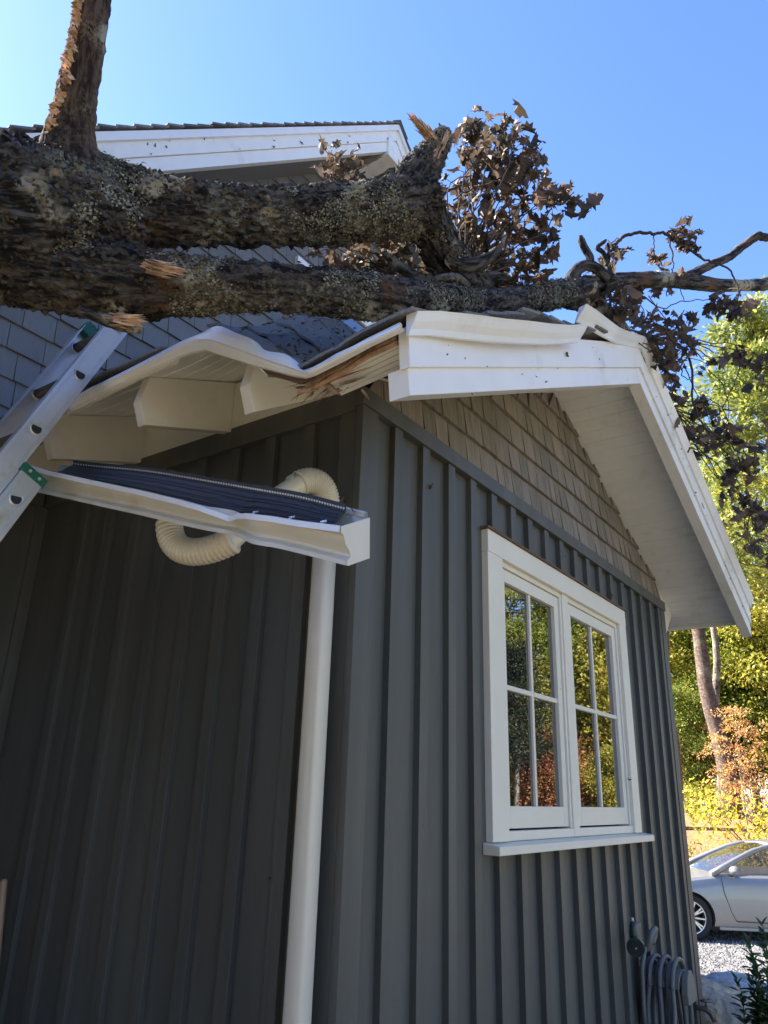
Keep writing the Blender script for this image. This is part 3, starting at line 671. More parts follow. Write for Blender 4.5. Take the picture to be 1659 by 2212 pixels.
# ================================================================== FALLEN TREE
def bark_mat(name, c1, c2, lich, lamt, sc=1, dirn=False):
    m = bpy.data.materials.new(name); m.use_nodes = True; t = m.node_tree; N = t.nodes; P = N['Principled BSDF']; P.inputs['Roughness'].default_value = .95; P.inputs['Specular IOR Level'].default_value = .2
    tc = N.new('ShaderNodeTexCoord'); at_ = N.new('ShaderNodeAttribute'); at_.attribute_name = 'bw'
    def nz(s_, d=8, r=.65, off=(0, 0, 0), st=(1, 1, 1), bw=False):
        mp = N.new('ShaderNodeMapping'); mp.inputs['Location'].default_value = off; mp.inputs['Scale'].default_value = st; link(t, at_.outputs['Vector'] if bw else tc.outputs['Object'], mp.inputs[0])
        n = N.new('ShaderNodeTexNoise'); n.inputs['Scale'].default_value = s_ * (1 if bw else sc); n.inputs['Detail'].default_value = d; n.inputs['Roughness'].default_value = r; link(t, mp.outputs[0], n.inputs[0]); return n.outputs[0]
    def mr(v, a, b_):
        n = N.new('ShaderNodeMapRange'); n.inputs[1].default_value = a; n.inputs[2].default_value = b_; link(t, v, n.inputs[0]); return n.outputs[0]
    def mul(a, b_):
        n = N.new('ShaderNodeMath'); n.operation = 'MULTIPLY'; link(t, a, n.inputs[0]); link(t, b_, n.inputs[1]); return n.outputs[0]
    def mixc(f, a, b_):
        n = N.new('ShaderNodeMix'); n.data_type = 'RGBA'; link(t, f, n.inputs[0])
        for k, v in ((6, a), (7, b_)):
            if isinstance(v, tuple): n.inputs[k].default_value = (*v, 1)
            else: link(t, v, n.inputs[k])
        return n.outputs[2]
    fur = nz(.75, 8, .7, st=(1, 1, .55), bw=True) if dirn else nz(26, 9, .78, st=(.55, .9, 1.5))
    c = mixc(mr(fur, .45, .60), c1, c2)
    if dirn: c = mixc(mul(mr(nz(2.6, 4, .5, (3, 1, 2)),   .60, .66), mr(nz(1.1, 6, .7, (5, 5, 5), (1, 1, .35), True), .42, .55)), c, (.16, .098, .066))
    c = mixc(mul(mr(nz(3.0 if dirn else 4.2, 5, .6, (9, 2, 5)), .50 - lamt, .57 - lamt), mr(nz(55, 6, .75, (1, 5, 2)), .46, .53)), c, mixc(mr(nz(7, 4), .4, .6), lich, tuple(v * .55 for v in lich)))
    if dirn: c = mixc(mul(mr(nz(3.6, 3, .5, (4, 8, 1)), .60, .64), mr(nz(30, 5, .7), .42, .5)), c, (.42, .40, .33))
    link(t, c, P.inputs['Base Color'])
    b = N.new('ShaderNodeBump'); b.inputs['Strength'].default_value = 1; b.inputs['Distance'].default_value = .022; link(t, fur, b.inputs['Height'])
    b2 = N.new('ShaderNodeBump'); b2.inputs['Strength'].default_value = .8; b2.inputs['Distance'].default_value = .01; link(t, nz(60, 6, .75), b2.inputs['Height']); link(t, b.outputs[0], b2.inputs['Normal']); link(t, b2.outputs[0], P.inputs['Normal'])
    return m
M['bark'] = bark_mat('lichen_bark', (.018, .018, .022), (.15, .142, .138), (.33, .34, .29), -.01, dirn=True)
M['twig'] = mat('dark_twig_bark', (.045, .034, .028), .9, .4, 20, .6, 60, col2=(.10, .08, .06), mix=(.5, .65))
M['lichen'] = mat('grey_green_lichen', (.24, .245, .205), .9, .3, 14, rnd=.6, col2=(.12, .12, .09), mix=(.4, .6))
M['deadleaf'] = mat('dead_brown_leaf', (.165, .115, .078), .6, .35, 10, rnd=.6, col2=(.10, .078, .056), mix=(.4, .6), transl=.35)
M['torn'] = mat('torn_heartwood', (.62, .43, .29), .75, .35, 12, .8, 70, rnd=.3, col2=(.34, .21, .13), mix=(.42, .6), stretch=(1, 1, 1))
tree = empty('fallen_tree', at(60, 500, 2.3), 'huge lichen covered oak trunk fallen across the crushed wing roof', 'tree')
def catmull(P, n):
    o = []; P = [P[0]] + P + [P[-1]]
    for i in range(1, len(P) - 2):
        for k in range(n):
            t = k / n; o.append([0.5 * ((2 * P[i][j]) + (-P[i - 1][j] + P[i + 1][j]) * t + (2 * P[i - 1][j] - 5 * P[i][j] + 4 * P[i + 1][j] - P[i + 2][j]) * t * t + (-P[i - 1][j] + 3 * P[i][j] - 3 * P[i + 1][j] + P[i + 2][j]) * t ** 3) for j in range(4)])
    o.append(list(P[-2])); return o
BARK = []                              # (point, normal, radius) for lichen
def limb(m, spec, sub=10, n=56, amp=.12, fur=1.0, endcap=True, lich=True):
    """spec: (px, py, depth, radius px)"""
    K = []
    for (px, py, d_, r) in spec: p = at(px, py, d_); K.append([p.x, p.y, p.z, r * d_ / F])
    C_ = catmull(K, sub); pts = [Vector(c[:3]) for c in C_]; k = len(pts); rows = []; WV = []; o3 = R.uniform(0, 90)
    a = (pts[1] - pts[0]).normalized().orthogonal().normalized(); s_ = 0
    for i, p in enumerate(pts):
        t = (pts[min(i + 1, k - 1)] - pts[max(i - 1, 0)]).normalized(); a = (a - t * a.dot(t)).normalized(); b_ = t.cross(a); r = max(.002, C_[i][3])
        if i: s_ += (pts[i] - pts[i - 1]).length
        row = []
        for j in range(n):
            th_ = 2 * pi * j / n; dr = a * cos(th_) + b_ * sin(th_)
            q = p + dr * r
            big = noise.noise(q * 3.2) * .16 + noise.noise(q * 9 + Vector((3, 3, 3))) * .07
            # plates and furrows stretched along the limb
            w3 = Vector((th_ * r * 38 * .9, s_ * 11, r * 9)) if False else (q * 46 + dr * 0)
            w3 = Vector((q.dot(dr) * 0 + cos(th_) * r * 60, sin(th_) * r * 60, s_ * 22))
            w3 = w3 + Vector((0, 0, o3)); WV.append(tuple(w3)); f = 1 - abs(noise.noise(w3)) * 2.2; f2 = noise.fractal(w3 * 2.4, 1.0, 2.0, 3)
            dd = big * r * amp * 8 * .8 + fur * min(.019, r * .16) * (f * -.8 + f2 * .7)
            q = p + dr * (r + dd); row.append(q)
            if lich: BARK.append((q, dr, r))
        rows.append(row)
    vs = [v for r in rows for v in r]
    m.w += WV
    fs = [(i * n + j, i * n + (j + 1) % n, (i + 1) * n + (j + 1) % n, (i + 1) * n + j) for i in range(k - 1) for j in range(n)]
    if endcap: fs += [tuple(range(n))[::-1], tuple((k - 1) * n + j for j in range(n))]
    m.add(vs, fs)
m = MB()   # trunk with its two heavy limbs and broken leader, one piece of wood
limb(m, [(-330, 455, 2.22, 205), (-180, 465, 2.24, 195), (-40, 475, 2.28, 182), (60, 482, 2.32, 172), (130, 488, 2.36, 152), (190, 492, 2.40, 128), (245, 500, 2.45, 92), (290, 508, 2.5, 50), (320, 512, 2.52, 14)], 14, 150, .11, 1.3)
limb(m, [(20, 400, 2.40, 100), (110, 412, 2.44, 100), (200, 428, 2.48, 96), (300, 446, 2.54, 82), (400, 457, 2.62, 73), (500, 463, 2.70, 67), (600, 466, 2.78, 64), (700, 464, 2.86, 63), (800, 458, 2.95, 64), (880, 450, 3.02, 70), (935, 452, 3.06, 62)], 14, 110, .08, 1.1)
limb(m, [(20, 575, 2.26, 85), (110, 590, 2.29, 84), (200, 602, 2.32, 82), (300, 610, 2.34, 78), (400, 615, 2.36, 66), (500, 616, 2.37, 56), (600, 620, 2.38, 51), (700, 631, 2.42, 53), (800, 642, 2.48, 49), (880, 648, 2.58, 45), (960, 654, 2.74, 39), (1050, 658, 3.00, 33), (1120, 652, 3.26, 32), (1180, 640, 3.5, 33), (1245, 628, 3.80, 27)], 12, 90, .08, 1.0)
# fork: up to the broken stub, and down behind
limb(m, [(820, 462, 2.98, 50), (880, 415, 3.02, 52), (910, 370, 3.05, 44), (932, 335, 3.08, 36), (950, 305, 3.10, 27), (957, 290, 3.11, 17)], 10, 64, .10, 1.0)
limb(m, [(880, 430, 3.02, 58), (925, 490, 3.1, 55), (955, 545, 3.16, 48), (990, 590, 3.2, 42), (1025, 625, 3.22, 36), (1050, 660, 3.22, 30)], 10, 64, .14, 1.0)
trunk_o = m.build('trunk', M['bark'], tree, smooth=True)
TR_BARK = list(BARK); BARK.clear()
M['brownbark'] = bark_mat('stripped_brown_bark', (.032, .025, .022), (.165, .12, .095), (.26, .21, .15), -.06, 1.2, dirn=True)
m = MB(); limb(m, [(150, 380, 2.38, 88), (152, 320, 2.38, 62), (158, 268, 2.38, 47), (168, 200, 2.38, 41), (184, 110, 2.39, 38), (198, 20, 2.40, 37), (206, -60, 2.42, 36), (212, -160, 2.44, 34)], 12, 72, .10, .6)
m.build('broken_leader', M['brownbark'], tree, smooth=True); LD_BARK = list(BARK); BARK.clear()
def branch(spec, n=20, sub=8, amp=.10, fur=.8, mt_='bark'):
    m = MB(); limb(m, spec, sub, n, amp, fur); return m.build('branch', M[mt_], tree, smooth=True)
branch([(1215, 636, 3.65, 26), (1300, 612, 3.95, 21), (1400, 604, 4.25, 17), (1480, 607, 4.5, 18), (1550, 616, 4.7, 15), (1610, 616, 4.85, 13), (1659, 613, 5.0, 14), (1740, 600, 5.2, 12)], 36)
branch([(1470, 606, 4.5, 14), (1500, 590, 4.55, 11), (1540, 570, 4.6, 10), (1575, 555, 4.7, 10), (1605, 532, 4.75, 9), (1637, 510, 4.8, 9), (1650, 512, 4.83, 9), (1720, 520, 4.9, 8)], 24)
branch([(1637, 514, 4.8, 6), (1636, 502, 4.8, 4)], 12, 4)
branch([(1225, 645, 3.75, 22), (1270, 658, 3.9, 19), (1310, 680, 4.05, 20), (1345, 715, 4.2, 16), (1362, 745, 4.3, 13), (1390, 790, 4.4, 7), (1400, 850, 4.5, 5), (1412, 890, 4.5, 4)], 30)
branch([(1225, 625, 3.75, 11), (1235, 600, 3.78, 13), (1250, 580, 3.8, 12), (1272, 573, 3.82, 12), (1295, 585, 3.84, 12), (1312, 603, 3.86, 11)], 24, amp=.22)
branch([(1270, 575, 3.82, 11), (1274, 555, 3.82, 9), (1262, 535, 3.82, 9), (1256, 520, 3.82, 8), (1254, 509, 3.82, 5)], 20, amp=.22)
branch([(1318, 600, 3.87, 9), (1312, 570, 3.88, 6), (1302, 545, 3.88, 6), (1290, 535, 3.88, 5), (1305, 522, 3.88, 5), (1310, 518, 3.88, 3)], 16, amp=.2)
branch([(1310, 575, 3.88, 6), (1315, 550, 3.88, 5), (1313, 525, 3.88, 3)], 14, amp=.2)
branch([(1100, 600, 3.3, 6), (1060, 600, 3.25, 16), (1030, 610, 3.2, 12)], 16, amp=.2)
# broken prong right of the fork
branch([(960, 560, 3.12, 20), (1010, 575, 3.14, 17), (1050, 560, 3.16, 13), (1078, 535, 3.18, 8), (1090, 512, 3.2, 4)], 22, amp=.25)
branch([(900, 600, 2.95, 12), (860, 575, 2.95, 13), (840, 555, 2.95, 10), (825, 545, 2.95, 4)], 20, amp=.2)
branch([(1010, 618, 2.95, 9), (985, 600, 2.92, 9), (955, 600, 2.92, 8), (930, 604, 2.92, 5)], 18, amp=.2)
branch([(885, 385, 3.0, 8), (862, 372, 2.98, 5), (842, 366, 2.98, 4), (830, 378, 2.98, 3), (825, 390, 2.98, 2)], 14, amp=.2)
branch([(905, 395, 3.1, 20), (930, 400, 3.12, 16), (942, 385, 3.13, 9), (946, 372, 3.13, 4)], 18, amp=.3)
# torn wood: stub tip and prongs
def torn(spec, k, L0, L1, w0, w1, spread, name='torn_wood', dirv=None):
    m = MB(); K = [at(a, b_, d_) for a, b_, d_ in spec]; ax_ = (K[-1] - K[0]).normalized() if dirv is None else Vector(dirv)
    for i in range(k):
        t = R.random(); c = K[0].lerp(K[-1], t); o_ = Vector((R.gauss(0, 1), R.gauss(0, 1), R.gauss(0, 1))) * spread; c += o_ * (1 - .5 * t)
        L = R.uniform(L0, L1); dr = (ax_ + Vector((R.gauss(0, 1), R.gauss(0, 1), R.gauss(0, 1))) * .10).normalized(); q = dr.orthogonal().normalized(); q = (q * cos(i) + dr.cross(q) * sin(i)); w_ = R.uniform(w0, w1); r2 = dr.cross(q) * w_ * .5; q = q * w_
        m.cur = R.random(); e = c + dr * L; mm = c.lerp(e, .6) + q * .3
        m.add([c + q, c + r2, c - q, c - r2, mm + q * .8, mm + r2, mm - q * .8, mm - r2, e + q * R.uniform(-.5, .5)], [(3, 2, 1, 0), (0, 1, 5, 4), (1, 2, 6, 5), (2, 3, 7, 6), (3, 0, 4, 7), (4, 5, 8), (5, 6, 8), (6, 7, 8), (7, 4, 8)])
    return m.build(name, M['torn'], tree)
torn([(942, 308, 3.05), (905, 268, 3.0)], 170, .03, .075, .0015, .006, .011)
torn([(935, 350, 3.02), (962, 300, 3.05)], 120, .02, .06, .0015, .006, .012)
torn([(310, 572, 2.225), (355, 578, 2.225)], 90, .03, .09, .001, .004, .011, dirv=(at(392, 590, 2.2) - at(310, 572, 2.2)).normalized())
torn([(235, 684, 2.20), (275, 690, 2.2)], 90, .03, .085, .0012, .0045, .009, dirv=(at(318, 702, 2.2) - at(235, 686, 2.2)).normalized())
m = MB(); limb(m, [(170, 670, 2.24, 12), (225, 690, 2.24, 13), (270, 706, 2.24, 12), (305, 714, 2.24, 7)], 8, 20, .2, 1, lich=False); m.build('bark_flap', M['bark'], tree, smooth=True)
# strip of bare orange wood on the left edge of the leader
m = MB()
for i in range(190):
    t = i / 190; px = 150
    if noise.noise(Vector((t * 14, 4, 0))) < -.12: continue
    y = 285 - 300 * t; xl = 112 + 50 * min(1, t * 1.15) - (8 if t < .2 else 0) + 7 * noise.noise(Vector((t * 9, 0, 0)))
    c = at(xl + 5, y, 2.312); m.cur = R.random(); s_ = R.uniform(.004, .009); c = c + RM @ Vector((R.gauss(.003, .006), 0, R.uniform(-.004, .006)))
    ps = [c + (RM @ Vector((cos(k) * s_ * R.uniform(.5, 1.1), sin(k) * s_ * R.uniform(.9, 1.6), .012 * sin(k * 2 + i)))) for k in (0, 1, 2, 3, 4, 5)]
    m.add(ps + [c - RM @ Vector((.01, 0, -.012))], [(k, (k + 1) % 6, 6) for k in range(6)])
m.build('bare_wood', M['torn'], tree)
# lichen rosettes: many small crumpled flakes
def lichen(src, n, size, thr):
    m = MB(); c_ = 0; it = 0
    while c_ < n and it < n * 12:
        it += 1; q, dr, r = src[R.randrange(len(src))]
        if (q - CP).dot(dr) > 0.25: continue
        v = noise.noise(q * 3.6 + Vector((7, 1, 4))) + .45 * noise.noise(q * 13)
        if v < thr: continue
        c_ += 1; s_ = size * R.uniform(.5, 1.4); m.cur = R.random()
        a = dr.orthogonal().normalized(); b_ = dr.cross(a); q = q + a * R.gauss(0, .007) + b_ * R.gauss(0, .007); ph = R.uniform(0, 6.28); k = 5; tilt = Vector((R.gauss(0, 1), R.gauss(0, 1), R.gauss(0, 1))) * .5
        ps = [q + (a * cos(ph + 2 * pi * j / k) + b_ * sin(ph + 2 * pi * j / k)) * s_ * R.uniform(.5, 1.1) + dr * (s_ * R.uniform(.1, .9)) for j in range(k)]
        m.add(ps + [q + dr * s_ * .1], [(j, (j + 1) % k, k) for j in range(k)])
    o = m.build('lichen', M['lichen'], tree); o['kind'] = 'stuff'; return o
lichen(TR_BARK, 26000, .0042, .24)
m = MB()   # loose dark bark plates roughening the silhouette
for i in range(9000):
    q, dr, r = TR_BARK[R.randrange(len(TR_BARK))]
    if (q - CP).dot(dr) > .35: continue
    s_ = R.uniform(.004, .012); a = dr.orthogonal().normalized(); b_ = dr.cross(a); ph = R.uniform(0, 6.28); m.cur = R.random()
    ps = [q + (a * cos(ph + 1.57 * j) + b_ * sin(ph + 1.57 * j)) * s_ * R.uniform(.5, 1.1) + dr * R.uniform(.0, .007) for j in range(4)]
    m.add(ps, [(0, 1, 2, 3)])
m.build('bark_plate', M['twig'], tree)['kind'] = 'stuff'
# ---- dead leaves
def leaf(m, c, size, rot=None):
    lob = [(0, -1.0), (.16, -.62), (.50, -.66), (.34, -.30), (.78, -.24), (.58, .08), (.66, .42), (.44, .46), (.30, .74), (.0, .95), (-.30, .74), (-.44, .46), (-.66, .42), (-.58, .08), (-.78, -.24), (-.34, -.30), (-.50, -.66), (-.16, -.62)]
    if rot is None: rot = Matrix.Rotation(R.uniform(0, 6.28), 3, 'Z') @ Matrix.Rotation(R.gauss(1.45, .55) + pi * (R.random() < .75), 3, 'X') @ Matrix.Rotation(R.uniform(0, 6.28), 3, 'Z')
    cu, cv = R.uniform(-.3, 1.5), R.uniform(-.9, 1.0); tw = R.uniform(-1, 1); sx = R.uniform(.5, .95); fo = R.uniform(-.1, .6)
    P = []
    for u, v in lob + [(0, -.4), (0, .35)]:
        u *= sx * R.uniform(.85, 1.1); w_ = cu * u * u * 1.1 + cv * v * v * .6 + tw * u * v + fo * abs(u) + R.uniform(-.13, .13)
        P.append(c + rot @ (Vector((u * (1 - .25 * abs(cu)), v * (1 - .2 * abs(cv)), w_)) * size * .5))
    m.cur = R.random(); a, b_ = 18, 19
    m.add(P, [(a, 17, 0), (a, 0, 1), (a, 1, 2), (a, 2, 3), (a, 3, 4), (a, 4, 5), (a, 5, b_), (b_, 5, 6), (b_, 6, 7), (b_, 7, 8), (b_, 8, 9), (b_, 9, 10), (b_, 10, 11), (b_, 11, 12), (b_, 12, 13), (b_, 13, a), (a, 13, 14), (a, 14, 15), (a, 15, 16), (a, 16, 17)])
def twig(m, a, b_, r0, r1, sag=.1, k=7):
    a = Vector(a); b_ = Vector(b_); L = (b_ - a).length; s1 = Vector((R.gauss(0, 1), R.gauss(0, 1), R.gauss(0, 1))) * L * sag; P = []
    for i in range(k + 1):
        t = i / k; P.append(a.lerp(b_, t) + s1 * sin(pi * t) + Vector((R.gauss(0, 1), R.gauss(0, 1), R.gauss(0, 1))) * L * .012 * (0 < t < 1))
    m.tube(P, [r0 + (r1 - r0) * i / k for i in range(k + 1)], 6); return P
def clump(anchor, pts, n, size, spread, name='foliage'):
    """anchor (px,py,d) ; pts list of (px,py,d) clump centres"""
    m = MB(); tw_ = MB(); A0 = at(*anchor)
    for (px, py, d_, s_) in pts:
        c = at(px, py, d_); twig(tw_, A0, c, .0042, .0018, .13)
        for i in range(n):
            o_ = Vector((R.gauss(0, 1), R.gauss(0, 1), R.gauss(0, 1.1))) * spread * s_; e = c + o_
            leaf(m, e, size * R.uniform(.6, 1.25))
            if i % 2 == 0: twig(tw_, c + o_ * .2, e, .0016, .001, .05, 3)
    m.build(name, M['deadleaf'], tree); tw_.build('twig', M['twig'], tree)
G = lambda L, d_, s_=1: [(a, b_, d_ + R.uniform(-.15, .15), s_) for a, b_ in L]
clump((1000, 560, 3.2), G([(1010, 300), (1040, 285), (1085, 285), (1110, 305), (1060, 325), (1020, 335), (1100, 335), (1135, 345), (1150, 360), (1075, 360), (1010, 375), (1045, 385), (1110, 385)], 3.45), 13, .105, .042)
clump((1020, 560, 3.25), G([(985, 400), (1075, 405), (1150, 385), (1180, 400), (1215, 415), (1230, 440), (1105, 425), (1140, 435), (1190, 435)], 3.45), 10, .11, .038)
clump((1030, 600, 3.25), G([(950, 440), (985, 455), (1020, 470), (1000, 505), (970, 500), (1060, 450), (1050, 500), (1090, 475), (1100, 500)], 3.4), 14, .11, .042)
clump((1040, 600, 3.25), G([(1170, 485), (1190, 500), (1150, 505), (1165, 540), (1150, 560), (1140, 590), (1150, 605), (1160, 575), (1110, 530)], 3.45), 8, .105, .035)
clump((1040, 610, 3.25), G([(1040, 545), (1070, 560), (1080, 590), (1050, 605), (1010, 545), (1100, 575), (1065, 620), (1095, 620)], 3.4), 10, .105, .04)
clump((780, 520, 3.1), G([(715, 340), (735, 355), (755, 345), (770, 365), (740, 378), (720, 372), (760, 385)], 3.05), 6, .085, .028)
clump((840, 590, 3.1), G([(725, 535), (745, 560), (770, 575), (760, 540), (800, 540), (835, 545), (860, 560), (790, 575), (820, 580), (870, 590), (740, 590), (900, 575), (930, 590), (960, 600)], 3.15), 8, .10, .040)
clump((1315, 600, 3.9), G([(1325, 545), (1345, 550), (1325, 560), (1300, 570), (1285, 590)], 3.95), 4, .09, .02)
clump((1300, 620, 4), G([(1300, 632), (1320, 645), (1345, 650), (1365, 645), (1340, 665), (1360, 675)], 4.0), 9, .12, .035)
clump((1440, 600, 4.4), G([(1420, 565), (1445, 580), (1480, 590), (1420, 590)], 4.45), 4, .09, .025)
clump((1420, 610, 4.4), G([(1420, 620), (1430, 628)], 4.4), 4, .09, .018)
# the long thin twig arching over with its round clump
def pix_twig(P, d_, r0, r1, sub=5):
    m = MB(); K = [[*at(a, b_, d_), 0] for a, b_ in P]; C_ = catmull(K, sub); k = len(C_)
    m.tube([Vector(c[:3]) + Vector((R.gauss(0, 1), R.gauss(0, 1), R.gauss(0, 1))) * .003 for c in C_], [r0 + (r1 - r0) * i / k for i in range(k)], 7); m.build('twig', M['twig'], tree, smooth=True)
pix_twig([(1308, 535), (1330, 525), (1350, 510), (1375, 503), (1410, 504), (1438, 505), (1460, 520), (1490, 540), (1530, 565), (1560, 572), (1585, 600), (1600, 640)], 4.0, .011, .004)
pix_twig([(1438, 505), (1448, 498), (1478, 490), (1482, 468)], 4.0, .005, .002)
pix_twig([(1412, 504), (1413, 525), (1412, 545)], 4.0, .004, .002)
pix_twig([(1440, 508), (1450, 540), (1455, 575), (1450, 590)], 4.0, .005, .003)
pix_twig([(1315, 530), (1335, 515)], 4.0, .004, .002); pix_twig([(1490, 540), (1515, 553)], 4.0, .004, .002)
clump((1478, 495, 4.0), [(1475, 500, 4.0, 1), (1490, 510, 4.0, 1), (1470, 515, 4.0, 1), (1488, 528, 4.0, .8)], 11, .085, .026)
clump((1412, 540, 4.0), [(1405, 553, 4.0, 1), (1422, 558, 4.0, 1)], 3, .085, .012)
clump((1600, 625, 4.2), G([(1555, 655), (1575, 665), (1592, 675), (1545, 660)], 4.4), 9, .11, .033)
clump((1345, 720, 4.2), G([(1385, 700), (1400, 712), (1420, 700), (1440, 720), (1460, 712), (1480, 700), (1400, 740), (1430, 750), (1465, 745), (1400, 775), (1420, 780), (1450, 765)], 4.5), 9, .11, .045)
clump((1400, 800, 4.5), G([(1405, 800), (1430, 790), (1460, 790), (1485, 745), (1420, 820)], 4.7), 8, .11, .04)
clump((1480, 740, 4.6), G([(1600, 775), (1620, 790), (1640, 805), (1650, 775), (1585, 765)], 4.9), 7, .12, .04)
clump((1400, 850, 4.6), G([(1445, 850), (1470, 860), (1455, 890), (1430, 900), (1500, 880), (1440, 920), (1415, 905)], 4.8), 6, .12, .045)
clump((1450, 880, 4.8), G([(1520, 890), (1545, 905), (1500, 920), (1470, 930), (1550, 930), (1580, 945), (1600, 965), (1620, 985), (1560, 970), (1530, 950), (1490, 955), (1600, 1000), (1625, 1015), (1450, 950)], 5.0), 7, .12, .042)
clump((1500, 960, 5.0), G([(1590, 1085), (1620, 1095), (1645, 1105), (1610, 1120), (1655, 1130), (1600, 1020)], 5.3), 8, .12, .045)
clump((1620, 1100, 5.3), G([(1655, 1200), (1665, 1225), (1650, 1180)], 5.5), 7, .12, .04)
clump((1470, 790, 4.7), G([(1545, 790), (1520, 800)], 4.9), 3, .11, .03)
for P, d_, r0, r1 in (([(1360, 740), (1440, 730), (1480, 760), (1495, 800), (1495, 860), (1520, 920), (1580, 960), (1600, 1000)], 4.8, .010, .004), ([(1330, 700), (1380, 640), (1430, 665), (1480, 650), (1540, 648)], 4.4, .005, .002), ([(1480, 790), (1500, 840), (1520, 870)], 4.8, .004, .002),
                   ([(1530, 800), (1560, 830), (1575, 880), (1570, 920)], 4.9, .004, .002), ([(1370, 620), (1390, 670), (1400, 720)], 4.3, .003, .002), ([(1400, 640), (1440, 690), (1470, 700)], 4.3, .003, .002), ([(1550, 640), (1555, 660)], 4.6, .003, .002), ([(1420, 900), (1450, 960), (1490, 1030), (1520, 1100)], 5, .004, .002),
                   ([(1390, 830), (1420, 900), (1430, 960)], 4.6, .005, .002), ([(1560, 880), (1590, 820), (1600, 780)], 4.9, .004, .002), ([(980, 430), (1040, 400), (1100, 390)], 3.3, .004, .002), ([(1100, 470), (1120, 500), (1140, 560)], 3.4, .004, .002), ([(930, 440), (965, 415), (1010, 395)], 3.3, .008, .003),
                   ([(1440, 640), (1445, 600)], 4.3, .003, .002), ([(1460, 610), (1480, 650)], 4.4, .003, .002)): pix_twig(P, d_, r0, r1)

# ================================================================== VEGETATION
import numpy as np
def leafmat(name, c1, c2, tr=.4, rnd=.45): return mat(name, c1, .55, .2, .8, rnd=rnd, col2=c2, mix=(.4, .6), transl=tr)
M['lf_green'] = leafmat('green_leaves', (.14, .19, .025), (.24, .26, .03))
M['lf_yel'] = leafmat('yellow_green_leaves', (.30, .30, .04), (.38, .33, .04))
M['lf_pine'] = leafmat('pine_needles', (.34, .34, .055), (.16, .21, .05))
M['lf_red'] = leafmat('red_autumn_leaves', (.42, .13, .075), (.32, .19, .06))
M['lf_orange'] = leafmat('orange_autumn_leaves', (.60, .30, .11), (.55, .36, .12))
M['lf_shrub'] = leafmat('yellow_shrub_leaves', (.62, .50, .05), (.45, .45, .05))
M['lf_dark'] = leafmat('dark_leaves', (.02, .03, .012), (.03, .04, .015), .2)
M['trunk_pine'] = bark_mat('pine_bark', (.08, .058, .046), (.20, .15, .12), (.30, .26, .20), -.05, .4)
M['trunk_pale'] = bark_mat('pale_mottled_bark', (.05, .045, .04), (.30, .26, .20), (.40, .37, .30), .05, .5)
def leaves_mesh(name, cen, size, mat_, seed, asp=.55, jit=None, droop=0):
    rg = np.random.default_rng(seed); n = len(cen); a = rg.normal(size=(n, 3)); a /= np.linalg.norm(a, axis=1)[:, None]
    b = np.cross(a, rg.normal(size=(n, 3))); b /= np.linalg.norm(b, axis=1)[:, None]; s_ = (size * rg.uniform(.6, 1.35, n))[:, None]
    c3 = np.cross(a, b) * s_ * .18
    V = np.stack([cen - a * s_ * .5, cen + b * s_ * asp * .5 + c3, cen + a * s_ * .5, cen - b * s_ * asp * .5 + c3], 1).reshape(-1, 3)
    me = bpy.data.meshes.new(name); me.vertices.add(4 * n); me.vertices.foreach_set('co', V.ravel()); me.loops.add(4 * n); me.loops.foreach_set('vertex_index', np.arange(4 * n))
    me.polygons.add(n); me.polygons.foreach_set('loop_start', np.arange(0, 4 * n, 4)); me.polygons.foreach_set('loop_total', np.full(n, 4)); me.materials.append(mat_)
    t = me.attributes.new('rnd', 'FLOAT', 'FACE'); t.data.foreach_set('value', rg.random(n)); me.update(calc_edges=True); return me
